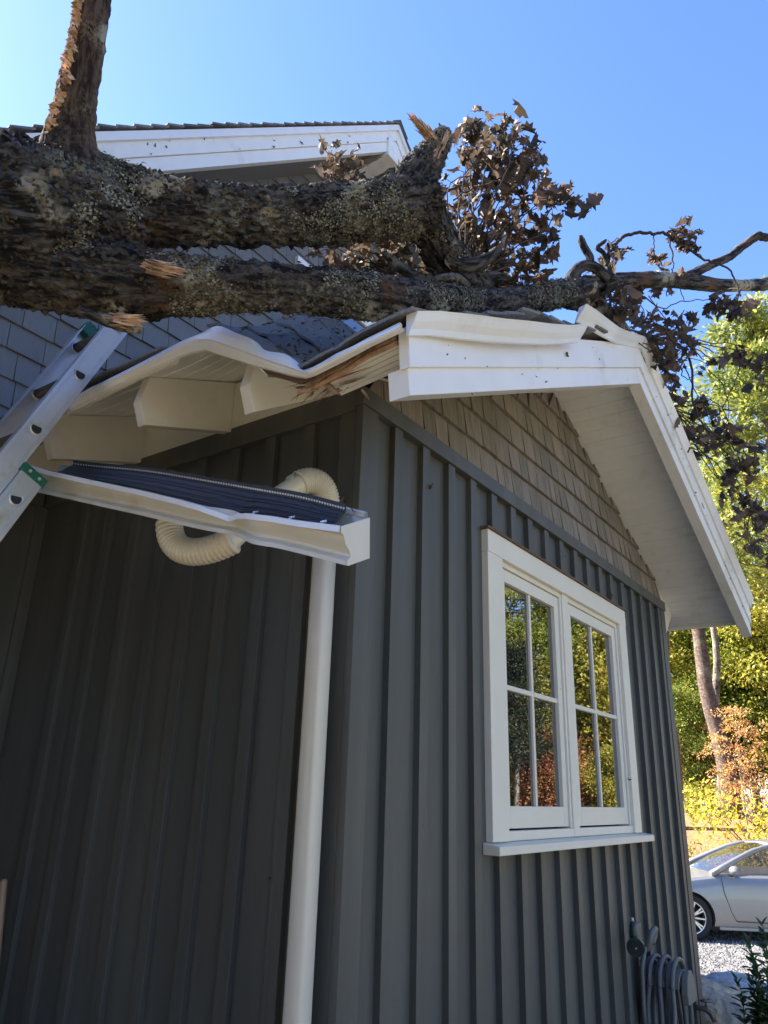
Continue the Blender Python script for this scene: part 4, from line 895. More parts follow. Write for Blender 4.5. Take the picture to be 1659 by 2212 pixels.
def tree_meshes(kind, H, seed):
    rg = np.random.default_rng(seed); rr = random.Random(seed); tr = MB(); C_ = []
    lean = Vector((rr.uniform(-.04, .04), rr.uniform(-.04, .04), 0))
    tp = lambda z: Vector((0, 0, z)) + lean * z + Vector((.12 * sin(z * .5 + seed), .12 * cos(z * .37 + seed), 0)) * min(1, z / 4)
    r0 = {'pine': .24, 'broad': .17, 'small': .035}[kind] * (H / 14 if kind != 'small' else 1)
    k = 14; tr.tube([tp(H * .97 * i / k) for i in range(k + 1)], [r0 * (1.25 if i == 0 else 1) * (1 - .88 * i / k) for i in range(k + 1)], 12)
    if kind == 'pine': spec = dict(z0=.50, nb=34, L=.19, n=520, sz=.20, sg=.34, up=.25)
    elif kind == 'broad': spec = dict(z0=.14, nb=50, L=.27, n=560, sz=.19, sg=.50, up=.45)
    else: spec = dict(z0=.30, nb=30, L=.26, n=170, sz=.085, sg=.13, up=.5)
    for i in range(spec['nb']):
        f = spec['z0'] + (1 - spec['z0']) * (i + rr.random()) / spec['nb']; f = min(f, .985); z = H * f; th_ = i * 2.4 + rr.uniform(-.5, .5)
        rel = (f - spec['z0']) / (1 - spec['z0']); prof = (1 - rel) ** .7 * .8 + .2 if kind == 'pine' else (sin(pi * min(1, rel * .85 + .15)) ** .6 * .85 + .15)
        L = H * spec['L'] * prof * rr.uniform(.6, 1.15); a = tp(z); e = a + Vector((cos(th_), sin(th_), spec['up'] * rr.uniform(.2, 1.4) - (.25 if kind == 'pine' and rel < .4 else 0))) * L
        P = [a.lerp(e, t / 4) + Vector((0, 0, .06 * L * sin(pi * t / 4))) for t in range(5)]; tr.tube(P, [max(.008, r0 * .28 * (1 - rel * .6) * (1 - .2 * t)) for t in range(5)], 6)
        for q in range(7 if kind != 'small' else 4):
            t = rr.uniform(.35, 1.05); c = a.lerp(e, t) + Vector((rr.gauss(0, 1), rr.gauss(0, 1), rr.gauss(0, .6))) * L * .16
            nn = int(spec['n'] / 7 * rr.uniform(.5, 1.5)); sg = spec['sg'] * rr.uniform(.6, 1.3)
            C_.append(rg.normal(size=(nn, 3)) * np.array([sg, sg, sg * .55]) + np.array(c))
    return tr, np.concatenate(C_), spec['sz']
KIND = {}
def tree_kind(key, kind, H, seed, lm, tm, size=None):
    tr, cen, sz = tree_meshes(kind, H, seed); KIND[key] = (tr, leaves_mesh('crown', cen, size or sz, M[lm], seed, .32 if kind == 'pine' else .6), tm)
tree_kind('pineA', 'pine', 17, 3, 'lf_pine', 'trunk_pine', .24); tree_kind('pineB', 'pine', 20, 8, 'lf_pine', 'trunk_pine', .24)
tree_kind('greenA', 'broad', 14, 5, 'lf_green', 'trunk_pale'); tree_kind('greenB', 'broad', 11, 15, 'lf_yel', 'trunk_pale'); tree_kind('greenC', 'broad', 9, 25, 'lf_green', 'trunk_pale', .15)
tree_kind('red', 'broad', 6, 35, 'lf_red', 'trunk_pale', .12); tree_kind('orange', 'small', 4.6, 45, 'lf_orange', 'trunk_pale')
TRME = {}
tree_kind('dark', 'pine', 9, 65, 'lf_dark', 'trunk_pale', .15)  # leaf colour kept near black to imitate a backlit silhouette
def polar(D, az): return CP.x + D * cos(radians(az)), CP.y + D * sin(radians(az))
def px_az(px, py):
    r = RM @ Vector(((px - CX) / F, -(py - CY) / F, -1)); return math.degrees(math.atan2(r.y, r.x)), r.z / math.hypot(r.x, r.y)
def put_tree(key, x, y, label, cat='tree', group=None, sc=1, rz=0, lean=(0, 0), name='tree'):
    o = empty(name, (x, y, hgt(x, y) - .05), label, cat, group, rz); o.scale = (sc, sc, sc); o.rotation_euler = (lean[0], lean[1], rz)
    tr, cm, tm = KIND[key]
    if key not in TRME:
        t = tr.build('trunk', M[tm], None, smooth=True); TRME[key] = t.data
    else: t = bpy.data.objects.new('trunk', TRME[key]); S.collection.objects.link(t)
    t.parent = o; c = bpy.data.objects.new('crown', cm); S.collection.objects.link(c); c.parent = o
    return o
# woods in view on the right: (key, pixel column at the foot, distance, scale, label)
VIEW = [('pineA', 1800, 24, .95, 'tall yellow green pine filling the upper right edge of the picture', 'pine_tree'),
        ('pineB', 1775, 33, 1.0, 'pine with sparse needles behind the overhanging dead twigs', 'pine_tree'),
        ('pineB', 1425, 46, 1.08, 'pine whose crown rises just beyond the wing roof peak', 'pine_tree'),
        ('greenA', 1640, 40, 1.0, 'broad green tree at the right edge behind the orange sapling', 'broadleaf_tree'),
        ('greenA', 1540, 43, 1.0, 'broad green tree filling the gap beneath the eave', 'broadleaf_tree'),
        ('greenB', 1470, 37, .85, 'yellow green tree whose crown meets the corner of the wing', 'broadleaf_tree'),
        ('greenC', 1600, 36, .9, 'low dark green tree standing behind the two leaning trunks', 'broadleaf_tree'),
        ('greenB', 1720, 36, .9, 'yellow green tree cut by the right frame edge', 'broadleaf_tree'),
        ('greenC', 1490, 33, .5, 'small leafy green tree beside the pale mottled trunk', 'broadleaf_tree'),
        ('red', 1505, 34, .55, 'reddish brown autumn tree low behind the mulch bank', 'autumn_tree')]
for i, (k, px, D_, sc, lb, nm) in enumerate(VIEW):
    az, _ = px_az(px, 1760); x, y = polar(D_, az); put_tree(k, x, y, lb, 'tree', None, sc, i * 1.7, name=nm)
# two bare leaning trunks
def bare(px0, py0, px1, py1, D_, r, label, m_, H=13):
    az, sl_ = px_az(px0, py0); x, y = polar(D_, az); z = hgt(x, y); a = Vector((x, y, z - .2)); az2, sl2 = px_az(px1, py1); x2, y2 = polar(D_, az2); e = Vector((x2, y2, CP.z + sl2 * D_)); dr = (e - a).normalized()
    o = empty('pine_tree', (x, y, z), label, 'tree'); m = MB(); P = [a + dr * (H * i / 14) + Vector((.06 * sin(i), .06 * cos(i * 1.3), 0)) for i in range(15)]
    m.tube(P, [r * (1.2 - .05 * i if i else 1.45) for i in range(15)], 16); m.build('trunk', m_, o, smooth=True)
    T = P[-1]; rg = np.random.default_rng(int(px0)); C_ = []; b_ = MB()
    for q in range(22):
        e = T + Vector((R.gauss(0, 1.5), R.gauss(0, 1.5), R.uniform(-2.5, 1.8))); b_.tube([T + dr * R.uniform(-2.5, 0), e], [.05, .02], 5); C_.append(rg.normal(size=(150, 3)) * .45 + np.array(e))
    b_.build('limb', m_, o); me = leaves_mesh('crown', np.concatenate(C_) - np.array(o.location), .22, M['lf_pine'], 9, .32); c = bpy.data.objects.new('crown', me); S.collection.objects.link(c); c.parent = o
bare(1588, 1772, 1508, 1380, 30, .27, 'thick brown pine trunk leaning left beneath the eave', M['trunk_pine'])
bare(1560, 1776, 1549, 1520, 30.6, .15, 'slim pale mottled trunk standing just left of the thick pine', M['trunk_pale'], 11)
bare(1462, 1790, 1436, 1450, 27, .22, 'brown trunk half hidden behind the far corner of the wing', M['trunk_pine'])
az, _ = px_az(1612, 1760); x, y = polar(26, az); put_tree('orange', x, y, 'orange leaved sapling with thin pale stem on the mulch bank', 'tree', None, .80, 2, name='orange_sapling')
# shrubs
def shrub(px, D_, w_, h_, n, sz, lm, label, seed, name='shrub'):
    az, _ = px_az(px, 1800); x, y = polar(D_, az); z = hgt(x, y); o = empty(name, (x, y, z), label, 'shrub'); rg = np.random.default_rng(seed); C_ = []; m = MB()
    for q in range(26):
        e = Vector((rg.normal() * w_ * .42, rg.normal() * w_ * .42, h_ * rg.uniform(.25, 1))); m.tube([Vector((x, y, z)) + e * .02, Vector((x, y, z)) + e * .5 + Vector((0, 0, .05)), Vector((x, y, z)) + e], [.014, .010, .004], 5); C_.append(rg.normal(size=(n // 26, 3)) * np.array([w_ * .16, w_ * .16, h_ * .14]) + np.array(e))
    m.build('stem', M['twig'], o); me = leaves_mesh('foliage', np.concatenate(C_), sz, M[lm], seed, .45); c = bpy.data.objects.new('foliage', me); S.collection.objects.link(c); c.parent = o
shrub(1700, 19.6, 2.0, 2.0, 5200, .10, 'lf_shrub', 'large bright yellow shrub behind the silver car roof', 1)
shrub(1632, 20.3, 1.1, .85, 1800, .10, 'lf_shrub', 'lower yellow shrub just left of the large yellow one', 7)
shrub(1500, 20, .7, .5, 700, .08, 'lf_yel', 'small yellow green shrub at the foot of the bank', 2)
shrub(1470, 22, .9, .7, 900, .08, 'lf_green', 'green shrub beside the far wall corner', 3)
shrub(1505, 31, 1.5, .9, 1500, .10, 'lf_yel', 'round yellow green shrub on top of the mulch bank', 4)
shrub(1640, 27.5, 1.5, 1.6, 1100, .09, 'lf_red', 'pink and red shrub behind the orange sapling', 6)
# trees in front of the gable wall, seen in the window glass
MIR = []
for k, D_, az, sc in (('greenB', 19, -27, .55), ('greenC', 22, -23.5, .78), ('red', 15, -23.2, .55), ('greenA', 25, -20, .8), ('greenB', 20, -17.8, .62), ('red', 15.5, -19.8, .38), ('greenB', 14.5, -17.5, .28), ('pineB', 33, -24, .75), ('dark', 14.5, -26.9, .60), ('pineA', 36, -18, .8), ('greenC', 17, -25, .42), ('greenA', 34, -29, .8), ('greenB', 30, -21, .8), ('greenB', 28, -12, .9), ('greenA', 26, -38, 1), ('greenB', 24, -52, 1), ('greenC', 22, -68, 1.1), ('greenA', 24, -88, 1), ('greenB', 25, -105, 1), ('pineA', 30, -60, 1)):
    MIR.append((k, 1.9 + D_ * cos(radians(az)), D_ * sin(radians(az)), sc))
for i, (k, x, y, sc) in enumerate(MIR):
    put_tree(k, x, y, {'d': 'tree with silhouette shade put into its leaf colour, mirrored in the upper panes', 'g': 'leafy tree of the garden facing the gable wall, mirrored in the window', 'p': 'pine of the garden facing the gable wall, mirrored in the window', 'r': 'red autumn tree facing the gable wall, mirrored in the window'}[k[0]], 'tree', {'d': 'dark trees mirrored in the window glass', 'g': 'leafy trees mirrored in the window glass', 'p': 'pines mirrored in the window glass', 'r': 'red trees mirrored in the window glass'}[k[0]], sc, i * 2.1, name={'d': 'silhouette_tree', 'g': 'garden_tree', 'p': 'pine_tree', 'r': 'autumn_tree'}[k[0]])

# ================================================================== CAR
M['silver'] = mat('silver_car_paint', (.25, .25, .245), .34, .04, 2, 0, metal=.4, coat=.5)
M['rubber'] = mat('tyre_rubber', (.018, .018, .019), .85, .2, 30)
M['rim'] = mat('alloy_rim', (.62, .62, .60), .25, .05, 10, metal=.7)
M['carglass'] = bpy.data.materials.new('car_glass'); M['carglass'].use_nodes = True; P_ = M['carglass'].node_tree.nodes['Principled BSDF']
P_.inputs['Base Color'].default_value = (.02, .025, .022, 1); P_.inputs['Roughness'].default_value = .03; P_.inputs['Specular IOR Level'].default_value = .9; P_.inputs['Alpha'].default_value = .55; P_.inputs['Coat Weight'].default_value = 1
M['trim'] = mat('dark_car_trim', (.02, .02, .022), .5, .1, 10)
az, _ = px_az(1497, 2033); WXp, WYp = polar(14.0, az)
HEAD = radians(121); carH = Vector((cos(HEAD), sin(HEAD), 0)); side = Vector((-carH.y, carH.x, 0))    # side = left of the car, away? resolved below
if side.dot(Vector((WXp, WYp, 0)) - CP) > 0: side = -side          # towards the camera
# local frame: X forward, Y towards camera
g_z = hgt(WXp, WYp) + .012
OR = Vector((WXp, WYp, g_z)) - carH * 1.42 - side * .86            # car centre on the ground
car = empty('silver_car', OR, 'silver sedan parked on the gravel behind the far wall corner', 'car')
cw = lambda x, y, z: OR + carH * x + side * y + Vector((0, 0, z))
WR = .33; WF, WB = 1.42, -1.33
# body sections: (x, zbottom, zshoulder, half width)
def zs(x):                             # top of lower body (bonnet / belt / boot)
    P = [(-2.42, .62), (-2.38, .84), (-2.1, .99), (-1.6, 1.02), (-1.0, .985), (0, .955), (.75, .945), (1.0, .93), (1.5, .86), (1.95, .76), (2.2, .66), (2.3, .52)]
    for (a, u), (b_, v) in zip(P, P[1:]):
        if x <= b_: t = max(0, (x - a) / (b_ - a)); return u + (v - u) * t
    return P[-1][1]
def hw(x): return .89 - .20 * max(0, (x - 1.2) / 1.1) ** 2.4 - .12 * max(0, (-x - 1.5) / .9) ** 2.4
xs_ = fr(-2.42, 2.3, 60); body = MB(); rows = []
for x in xs_:
    t, h_ = zs(x), hw(x); zb = .20 + .05 * max(0, abs(x) - 2.1) / .3; r = []
    half = [(0, zb), (h_ * .8, zb), (h_ * .955, zb + .02), (h_ * .985, zb + .10), (h_ * 1.0, zb + .22), (h_ * 1.0, .56 if t > .7 else t - .12), (h_ * .985, t - .17), (h_ * .975, t - .115), (h_ * .945, t - .04), (h_ * .90, t - .005), (h_ * .6, t + .03), (0, t + .045)]
    for y, z in half: r.append(cw(x, y, z))
    for y, z in half[-2:0:-1]: r.append(cw(x, -y, z))
    r.append(r[0]); rows.append(r)
body.grid([[p for p in r] for r in rows]); body.add(rows[0][:-1], [tuple(range(len(rows[0]) - 1))]); body.add(rows[-1][:-1], [tuple(range(len(rows[0]) - 1))[::-1]])
bo = body.build('body', M['silver'], car, smooth=False)
import bmesh
bm = bmesh.new(); bm.from_mesh(bo.data); bmesh.ops.remove_doubles(bm, verts=bm.verts, dist=.0004); bmesh.ops.recalc_face_normals(bm, faces=bm.faces); bm.to_mesh(bo.data); bm.free()
cut = MB()
for x in (WF, WB):
    for sg in (1, -1): cut.tube([cw(x, sg * .62, WR), cw(x, sg * 1.2, WR)], .368, 40)
co = cut.build('cutter', M['trim'], car)
bl = bo.modifiers.new('b', 'BOOLEAN'); bl.object = co; bl.operation = 'DIFFERENCE'; bl.solver = 'EXACT'
bpy.context.view_layer.update(); ev = bo.evaluated_get(bpy.context.evaluated_depsgraph_get()); nm_ = bpy.data.meshes.new_from_object(ev); bo.modifiers.clear(); bo.data = nm_
bpy.data.objects.remove(co); bo.data.polygons.foreach_set('use_smooth', [True] * len(bo.data.polygons)); es = bo.modifiers.new('e', 'EDGE_SPLIT'); es.split_angle = radians(28)
# greenhouse: pillars + roof shell, side glass, windscreen
roofp = [(.98, .955), (.62, 1.15), (.28, 1.31), (-.02, 1.395), (-.45, 1.43), (-.95, 1.41), (-1.35, 1.33), (-1.75, 1.17), (-2.12, 1.0)]
def rz_(x):
    for (a, u), (b_, v) in zip(roofp, roofp[1:]):
        if x >= b_: t = (x - a) / (b_ - a); return u + (v - u) * t
    return 1.0
def yw(z, x=0): return .80 - .26 * ((z - .95) / .48) ** 1.1 if z > .95 else .80
g = MB(); rows = []
for x in fr(-.02, -1.40, 14):
    z = rz_(x); y = yw(z - .03); rows.append([cw(x, -y, z - .05), cw(x, -y + .06, z - .01), cw(x, 0, z + .02), cw(x, y - .06, z - .01), cw(x, y, z - .05)])
g.grid(rows); ro = g.build('roof', M['silver'], car, smooth=True); sm = ro.modifiers.new('t', 'SOLIDIFY'); sm.thickness = .03
g = MB(); P = [cw(x, s_ * (yw(rz_(x) - .03)), rz_(x) - .035) for s_ in (1,) for x in (0,)]
for sg in (1, -1):
    pts = [cw(x, sg * (yw(z)), z - .03) for x, z in [(1.02, .97), (.8, 1.075), (.62, 1.16), (.45, 1.24), (.28, 1.315), (.1, 1.37), (-.02, 1.40), (-.45, 1.435), (-.95, 1.415), (-1.35, 1.335), (-1.75, 1.175), (-2.1, 1.0)]]
    g.tube(pts, [.05, .048, .046, .042, .04, .036, .032, .030, .032, .04, .055, .065], 10)
    g.tube([cw(-.62, sg * yw(.95), .95), cw(-.72, sg * yw(1.40), 1.39)], .032, 8)
g.build('pillar', M['silver'], car, smooth=True)
g = MB(); rows = []
for x in (1.02, .8, .62, .45, .28, .1, -.02): z = rz_(x) + .0; rows.append([cw(x + .09 * (1 - abs(k)) , k * (yw(z) - .02), z - .02 + .02 * (1 - abs(k))) for k in (-1, -.6, -.2, .2, .6, 1)])
g.grid(rows); g.build('windscreen', M['carglass'], car, smooth=True)
g = MB(); rows = []
for x in (-1.40, -1.75, -2.1): z = rz_(x); rows.append([cw(x, k * (yw(z) - .04), z) for k in (-1, 0, 1)])
g.grid(rows); g.build('rear_window', M['carglass'], car, smooth=True)
for sg in (1, -1):
    g = MB(); q = lambda x, z: cw(x, sg * (yw(z) - .012), z); fr_ = [q(.86, .965), q(.62, 1.09), q(.28, 1.27), q(.0, 1.35), q(-.45, 1.385), q(-.66, 1.385), q(-.60, .965)]
    g.add(fr_, [tuple(range(7))]); g.build('side_window', M['carglass'], car)
    g = MB(); fr_ = [q(-.68, .965), q(-.75, 1.385), q(-1.05, 1.36), q(-1.45, 1.24), q(-1.7, .99)]; g.add(fr_, [tuple(range(5))]); g.build('side_window', M['carglass'], car)
    # door mirror
    g = MB(); c = cw(.70, sg * .93, 1.01); rows = []
    for i in range(9):
        a = pi * i / 8; rows.append([c + carH * (.075 * cos(a) * 1.1) + side * sg * (.105 * sin(a) * cos(t)) + Vector((0, 0, .075 * sin(a) * sin(t))) for t in [2 * pi * j / 14 for j in range(15)]])
    g.grid(rows); g.obox(cw(.68, sg * .80, .955), carH * .06, side * sg * .10, (0, 0, .03)); g.build('mirror', M['silver'], car, smooth=True)
    # door seams, handle, sill
    g = MB()
    for P in ([(.90, .93), (.88, .7), (.80, .42), (.74, .30), (-.60, .28)], [(-.60, .93), (-.66, .6), (-.62, .3)]):
        g.tube([cw(x, sg * (hw(x) * (1.0 if z < .75 else .985) + .0005), z) for x, z in P], .0045, 5)
    g.build('door_seam', M['trim'], car)
    g = MB(); g.tube([cw(-.35, sg * .895, .80), cw(-.42, sg * .93, .80), cw(-.53, sg * .93, .80), cw(-.58, sg * .895, .80)], .012, 8); g.build('door_handle', M['silver'], car, smooth=True)
    g = MB(); g.obox(cw(-.95, sg * .80, .17), carH * 1.95, side * sg * .065, (0, 0, .05)); g.build('sill', M['silver'], car, bevel=.01)
# underbody + interior
g = MB(); g.obox(cw(-2.0, -.7, .19), carH * 4.0, side * 1.4, (0, 0, .12)); g.build('underbody', M['trim'], car)
g = MB()
for x in (.05, ):
    for y in (-.38, .38): g.obox(cw(x - .75, y - .23, .7), carH * .12, side * .46, (0, 0, .52)); g.obox(cw(x - .74, y - .12, 1.22), carH * .08, side * .24, (0, 0, .14))
g.build('seat', mat('tan_seat', (.30, .27, .22), .7), car, bevel=.02)
for x in (WF, WB):
    for sg in (1, -1):
        w_o = MB(); C0 = cw(x, sg * .74, WR); ax = side * sg
        up_ = Vector((0, 0, 1)); fw = carH
        ring = [(.215, .0), (.215, .105), (.235, .122), (.29, .128), (.322, .115), (.33, .09), (.33, .01), (.31, .0)]
        rows = [[C0 + ax * b_ + (fw * cos(t) + up_ * sin(t)) * a for a, b_ in ring] for t in [2 * pi * j / 40 for j in range(41)]]
        w_o.grid(rows); wh = w_o.build('wheel', M['rubber'], car, smooth=True)
        r_ = MB(); rows = [[C0 + ax * b_ + (fw * cos(t) + up_ * sin(t)) * a for a, b_ in [(.236, .121), (.222, .118), (.215, .09), (.21, .03)]] for t in [2 * pi * j / 40 for j in range(41)]]; r_.grid(rows)
        for k in range(10):
            for d_ in (-.10, .10):
                t = 2 * pi * k / 10 + .1 + (.0 if k % 2 else .0); 
                if d_ > 0 and k % 2: continue
                t1 = t + d_ * (1 if k % 2 == 0 else 0); a0 = C0 + ax * .105 + (fw * cos(t) + up_ * sin(t)) * .045; a1 = C0 + ax * .112 + (fw * cos(t1) + up_ * sin(t1)) * .222
                tt = ax.cross(a1 - a0).normalized() * .011; r_.hexa([a0 - tt - ax * .02, a1 - tt - ax * .02, a1 + tt - ax * .02, a0 + tt - ax * .02, a0 - tt, a1 - tt, a1 + tt, a0 + tt])
        r_.tube([C0 + ax * .07, C0 + ax * .118], .05, 20); r_.build('rim', M['rim'], wh)
        b_ = MB(); b_.tube([C0 + ax * .02, C0 + ax * .035], .15, 28); b_.build('brake_disc', M['trim'], wh)
        b_ = MB(); b_.tube([cw(x, sg * .55, WR), cw(x, sg * .66, WR)], .37, 30); b_.build('wheel_well', M['trim'], car)

# ================================================================== BOULDERS
M['stone'] = mat('tan_sandstone', (.50, .40, .27), .85, .35, 7, .9, 30, col2=(.32, .28, .23), mix=(.42, .6))
M['stone_g'] = mat('grey_boulder', (.36, .35, .34), .85, .35, 6, .9, 30, col2=(.58, .58, .58), mix=(.42, .6))
def boulder(px, py, D_, dims, m_, label, seed, rz=0, top=None):
    az, _ = px_az(px, py); x, y = polar(D_, az); z = hgt(x, y); bm = bmesh.new(); bmesh.ops.create_icosphere(bm, subdivisions=6, radius=1)
    for v in bm.verts:
        p = v.co.normalized(); sq = max(abs(p.x) ** 3.5 + abs(p.y) ** 3.5 + abs(p.z) ** 3.5, 1e-6) ** (1 / 3.5); p = p / sq
        n1 = noise.noise(p * 1.3 + Vector((seed, 0, 0))); n2 = noise.fractal(p * Vector((3, 3, 3)) * 1.0 + Vector((0, seed, 0)) if False else Vector((p.x * 3, p.y * 3 + seed, p.z * 3)), 1, 2, 5)
        rd = 1 - abs(noise.noise(Vector((p.x * 2.2 + seed, p.y * 2.2, p.z * 5)))) * .35
        p = p * (1 + .16 * n1 + .05 * n2) * (.82 + .18 * rd); v.co = Vector((p.x * dims[0], p.y * dims[1], max(-.5, p.z) * dims[2]))
    me = bpy.data.meshes.new('boulder'); bm.to_mesh(me); bm.free(); me.materials.append(m_); o = bpy.data.objects.new('boulder', me); S.collection.objects.link(o)
    o.location = (x, y, z + dims[2] * .35); o.rotation_euler = (.08, -.06, rz); tag(o, label, 'boulder')
    return o
boulder(1535, 2190, 6.9, (.36, .34, .38), M['stone'], 'tan upright boulder beside the far corner of the wing', 4, .4)
boulder(1600, 2130, 7.9, (.52, .42, .34), M['stone_g'], 'flat topped grey boulder behind the tan one at the gravel edge', 9, .9)
boulder(1660, 2150, 8.3, (.4, .3, .2), M['stone_g'], 'low grey stone at the right frame edge by the gravel', 14, .2)
# bark chips between the boulders and the wall
def dvz(x, y): return 4.5 < dv(x, y) < 9.2
m = MB()
for i in range(7000):
    D_ = R.uniform(4.6, 9.2); az = R.uniform(6, 20); x, y = polar(D_, az); z = hgt(x, y) + R.uniform(.0, .02); t = R.uniform(0, 3.14); l, w_ = R.uniform(.02, .06), R.uniform(.006, .018); m.cur = R.random()
    a = Vector((cos(t) * l, sin(t) * l, R.uniform(-.01, .02))); b_ = Vector((-sin(t) * w_, cos(t) * w_, R.uniform(-.004, .008))); c = Vector((x, y, z)); m.add([c - a, c + b_ - a * .3, c + a, c - b_ + a * .2], [(0, 1, 2, 3)])
o = m.build('bark_chips', mat('bark_chips', (.17, .12, .10), .9, .3, 9, rnd=.6, col2=(.28, .25, .24), mix=(.45, .6))); tag(o, 'shredded bark chips strewn around the boulders', 'mulch', kind='stuff')
m = MB()
for i in range(16000):
    D_ = 9.0 + 9.4 * R.random() ** 1.3; az = R.uniform(5.5, 17); x, y = polar(D_, az)
    if not 9.1 < dv(x, y) < 18.3: continue
    z = hgt(x, y) + .014; s_ = R.uniform(.008, .022) * (D_ / 11); m.cur = R.random(); c = Vector((x, y, z)); t = R.uniform(0, 3)
    ps = [c + Vector((cos(t + k * 2.1) * s_, sin(t + k * 2.1) * s_, -.004)) for k in range(3)] + [c + Vector((R.uniform(-.3, .3) * s_, R.uniform(-.3, .3) * s_, s_ * .8))]; m.add(ps, [(0, 1, 3), (1, 2, 3), (2, 0, 3)])
o = m.build('gravel_stones', mat('gravel_stone', (.20, .195, .19), .9, .3, 9, rnd=.7)); tag(o, 'loose grey stones of the gravel driveway', 'gravel', kind='stuff')
# plant at lower right
def stemplant(px, py0, py1, d_, n, label):
    base = at(px, py1, d_); tip = at(px - 28, py0, d_ * .985); gz = hgt(base.x, base.y); base.z = gz; o = empty('leafy_plant', base, label, 'plant'); m = MB(); st = MB()
    for q in range(n):
        b_ = base + Vector((R.gauss(0, .055), R.gauss(0, .055), 0)); hgt_ = (tip.z - gz) * (1 if q == 0 else R.uniform(.45, .9)); T = b_ + Vector((R.gauss(0, .05), R.gauss(0, .05), hgt_)) if q else Vector((tip.x, tip.y, tip.z))
        P = [b_.lerp(T, i / 10) + Vector((.012 * sin(i), .012 * cos(i), 0)) for i in range(11)]; st.tube(P, [.007 - .0005 * i for i in range(11)], 6)
        for i in range(46):
            t = .25 + .75 * (i + R.random()) / 46; c = b_.lerp(T, t); L = .11 * (1.15 - .55 * t) * R.uniform(.7, 1.2); th_ = i * 2.4; dr = Vector((cos(th_), sin(th_), R.uniform(.2, .9) + (t > .95) * 1.2)).normalized(); sd_ = dr.cross(Vector((0, 0, 1))).normalized() * L * .24; up = sd_.cross(dr).normalized()
            m.cur = R.random(); m.add([c, c + dr * L * .35 + sd_ + up * .004, c + dr * L * .7 + sd_ * .7 - up * .0, c + dr * L - up * L * .15, c + dr * L * .7 - sd_ * .7, c + dr * L * .35 - sd_ + up * .004, c + dr * L * .4 - up * .004], [(0, 1, 6), (1, 2, 6), (2, 3, 6), (3, 4, 6), (4, 5, 6), (5, 0, 6)])
    m.build('leaf', mat('plant_leaf', (.055, .10, .03), .5, .2, 8, rnd=.35, col2=(.08, .14, .035), mix=(.4, .6), transl=.3), o); st.build('stem', M['lf_green'], o)
stemplant(1672, 1995, 2300, 4.6, 15, 'leafy green perennial rising at the bottom right corner')

# ================================================================== HOSE, HANGER, NOZZLE, TAP
M['grayplastic'] = mat('grey_plastic', (.17, .165, .15), .5, .12, 8)
M['hose'] = mat('grey_hose', (.13, .132, .125), .5, .12, 9)
hx = 2.70
hg = empty('hose_hanger', (hx, -.03, .72), 'grey plastic hose hanger screwed to the battens below the window', 'hose hanger')
m = MB()
n = 16; arc_ = [(-.10 + 0, -.0)] 
sad = [(.115 * cos(t), .075 * sin(t)) for t in [pi * i / n for i in range(n + 1)]]
vs = []; pr = [(a, b_) for a, b_ in sad] + [(a * .9, b_ * .88 - .004) for a, b_ in sad[::-1]]
m.sweep([(hx, -.03, .70), (hx, -.22, .70)], pr, (1, 0, 0), (0, 0, 1)); m.build('saddle', M['grayplastic'], hg, bevel=.002)
m = MB(); pl = [(-.125, -.06), (.125, -.06), (.135, .0), (.10, .075), (.04, .125), (-.04, .125), (-.10, .075), (-.135, .0)]
m.prism([(hx + a * .62, -.22, .675 + b_ * .8) for a, b_ in pl], (0, -.035, 0)); m.build('end_plate', M['grayplastic'], hg, bevel=.006)
m = MB(); m.box((hx - .13, -.030, .78), (hx - .045, -.0265, .98)); m.build('back_plate', M['grayplastic'], hg, bevel=.002)
m = MB()
for i in range(5):
    for k in range(3): m.obox((hx - .12 + k * .023 + (i % 2) * .008, -.0312, .80 + i * .022), (.012, 0, .0), (0, .001, 0), (0, 0, .012))
m.build('plate_slot', M['black'], hg)
m = MB(); c = on(1, -.06, 1397, 2030)
pts = [c + Vector(v) for v in ((-.03, .03, -.05), (-.03, -.02, -.03), (-.02, -.035, .04), (.03, -.04, .055), (.07, -.03, .05), (.08, -.02, .01), (.04, -.02, -.02))]
m.tube(pts, [.018, .018, .018, .016, .015, .013, .012], 8); m.build('nozzle_clip', M['grayplastic'], hg, smooth=True, bevel=0)
hs = empty('garden_hose', (hx, -.15, .75), 'grey garden hose coiled over the wall hanger', 'hose'); m = MB()
for k in range(6):
    y = -.05 - .028 * k + R.uniform(-.004, .004); ph = R.uniform(-.02, .02); bot = .05 - .02 * k + R.uniform(-.06, .06); P = []; w1, w2 = .23 + R.uniform(-.03, .05), .17 + R.uniform(-.03, .03)
    rr = .105 + R.uniform(0, .008) + (.018 if k % 2 else 0)
    for i in range(9): t = pi * i / 8; P.append(Vector((hx - .0 - rr * 1.05 * cos(t), y, .70 + rr * .95 * sin(t))))
    for i in range(1, 6): t = i / 6; P.append(Vector((hx + rr + (w2 - rr) * sin(t * pi / 2) , y + .012 * sin(t * 3 + k), .70 - (.70 - bot - .12) * t)))
    for i in range(7): t = pi * i / 6; P.append(Vector((hx + (w2 - w1) / 2 + (w1 + w2) / 2 * cos(t), y - .008 * sin(t), bot + .10 - .12 * sin(t))))
    for i in range(1, 6): t = 1 - i / 6; P.append(Vector((hx - rr - (w1 - rr) * sin(t * pi / 2), y + .012 * sin(t * 4 + k), .70 - (.70 - bot - .12) * t)))
    K = catmull([[*p, 0] for p in P + P[:1]], 4); m.tube([Vector(c_[:3]) for c_ in K], .0125, 10)
    mob = m
m.build('hose_loop', M['hose'], hs, smooth=True)
m = MB(); m.tube([(hx - .20, -.06, .5), (hx - .17, -.05, .62), (hx - .15, -.05, .78), (hx - .14, -.07, .88)], .0125, 10); m.build('hose_end', M['hose'], hs, smooth=True)
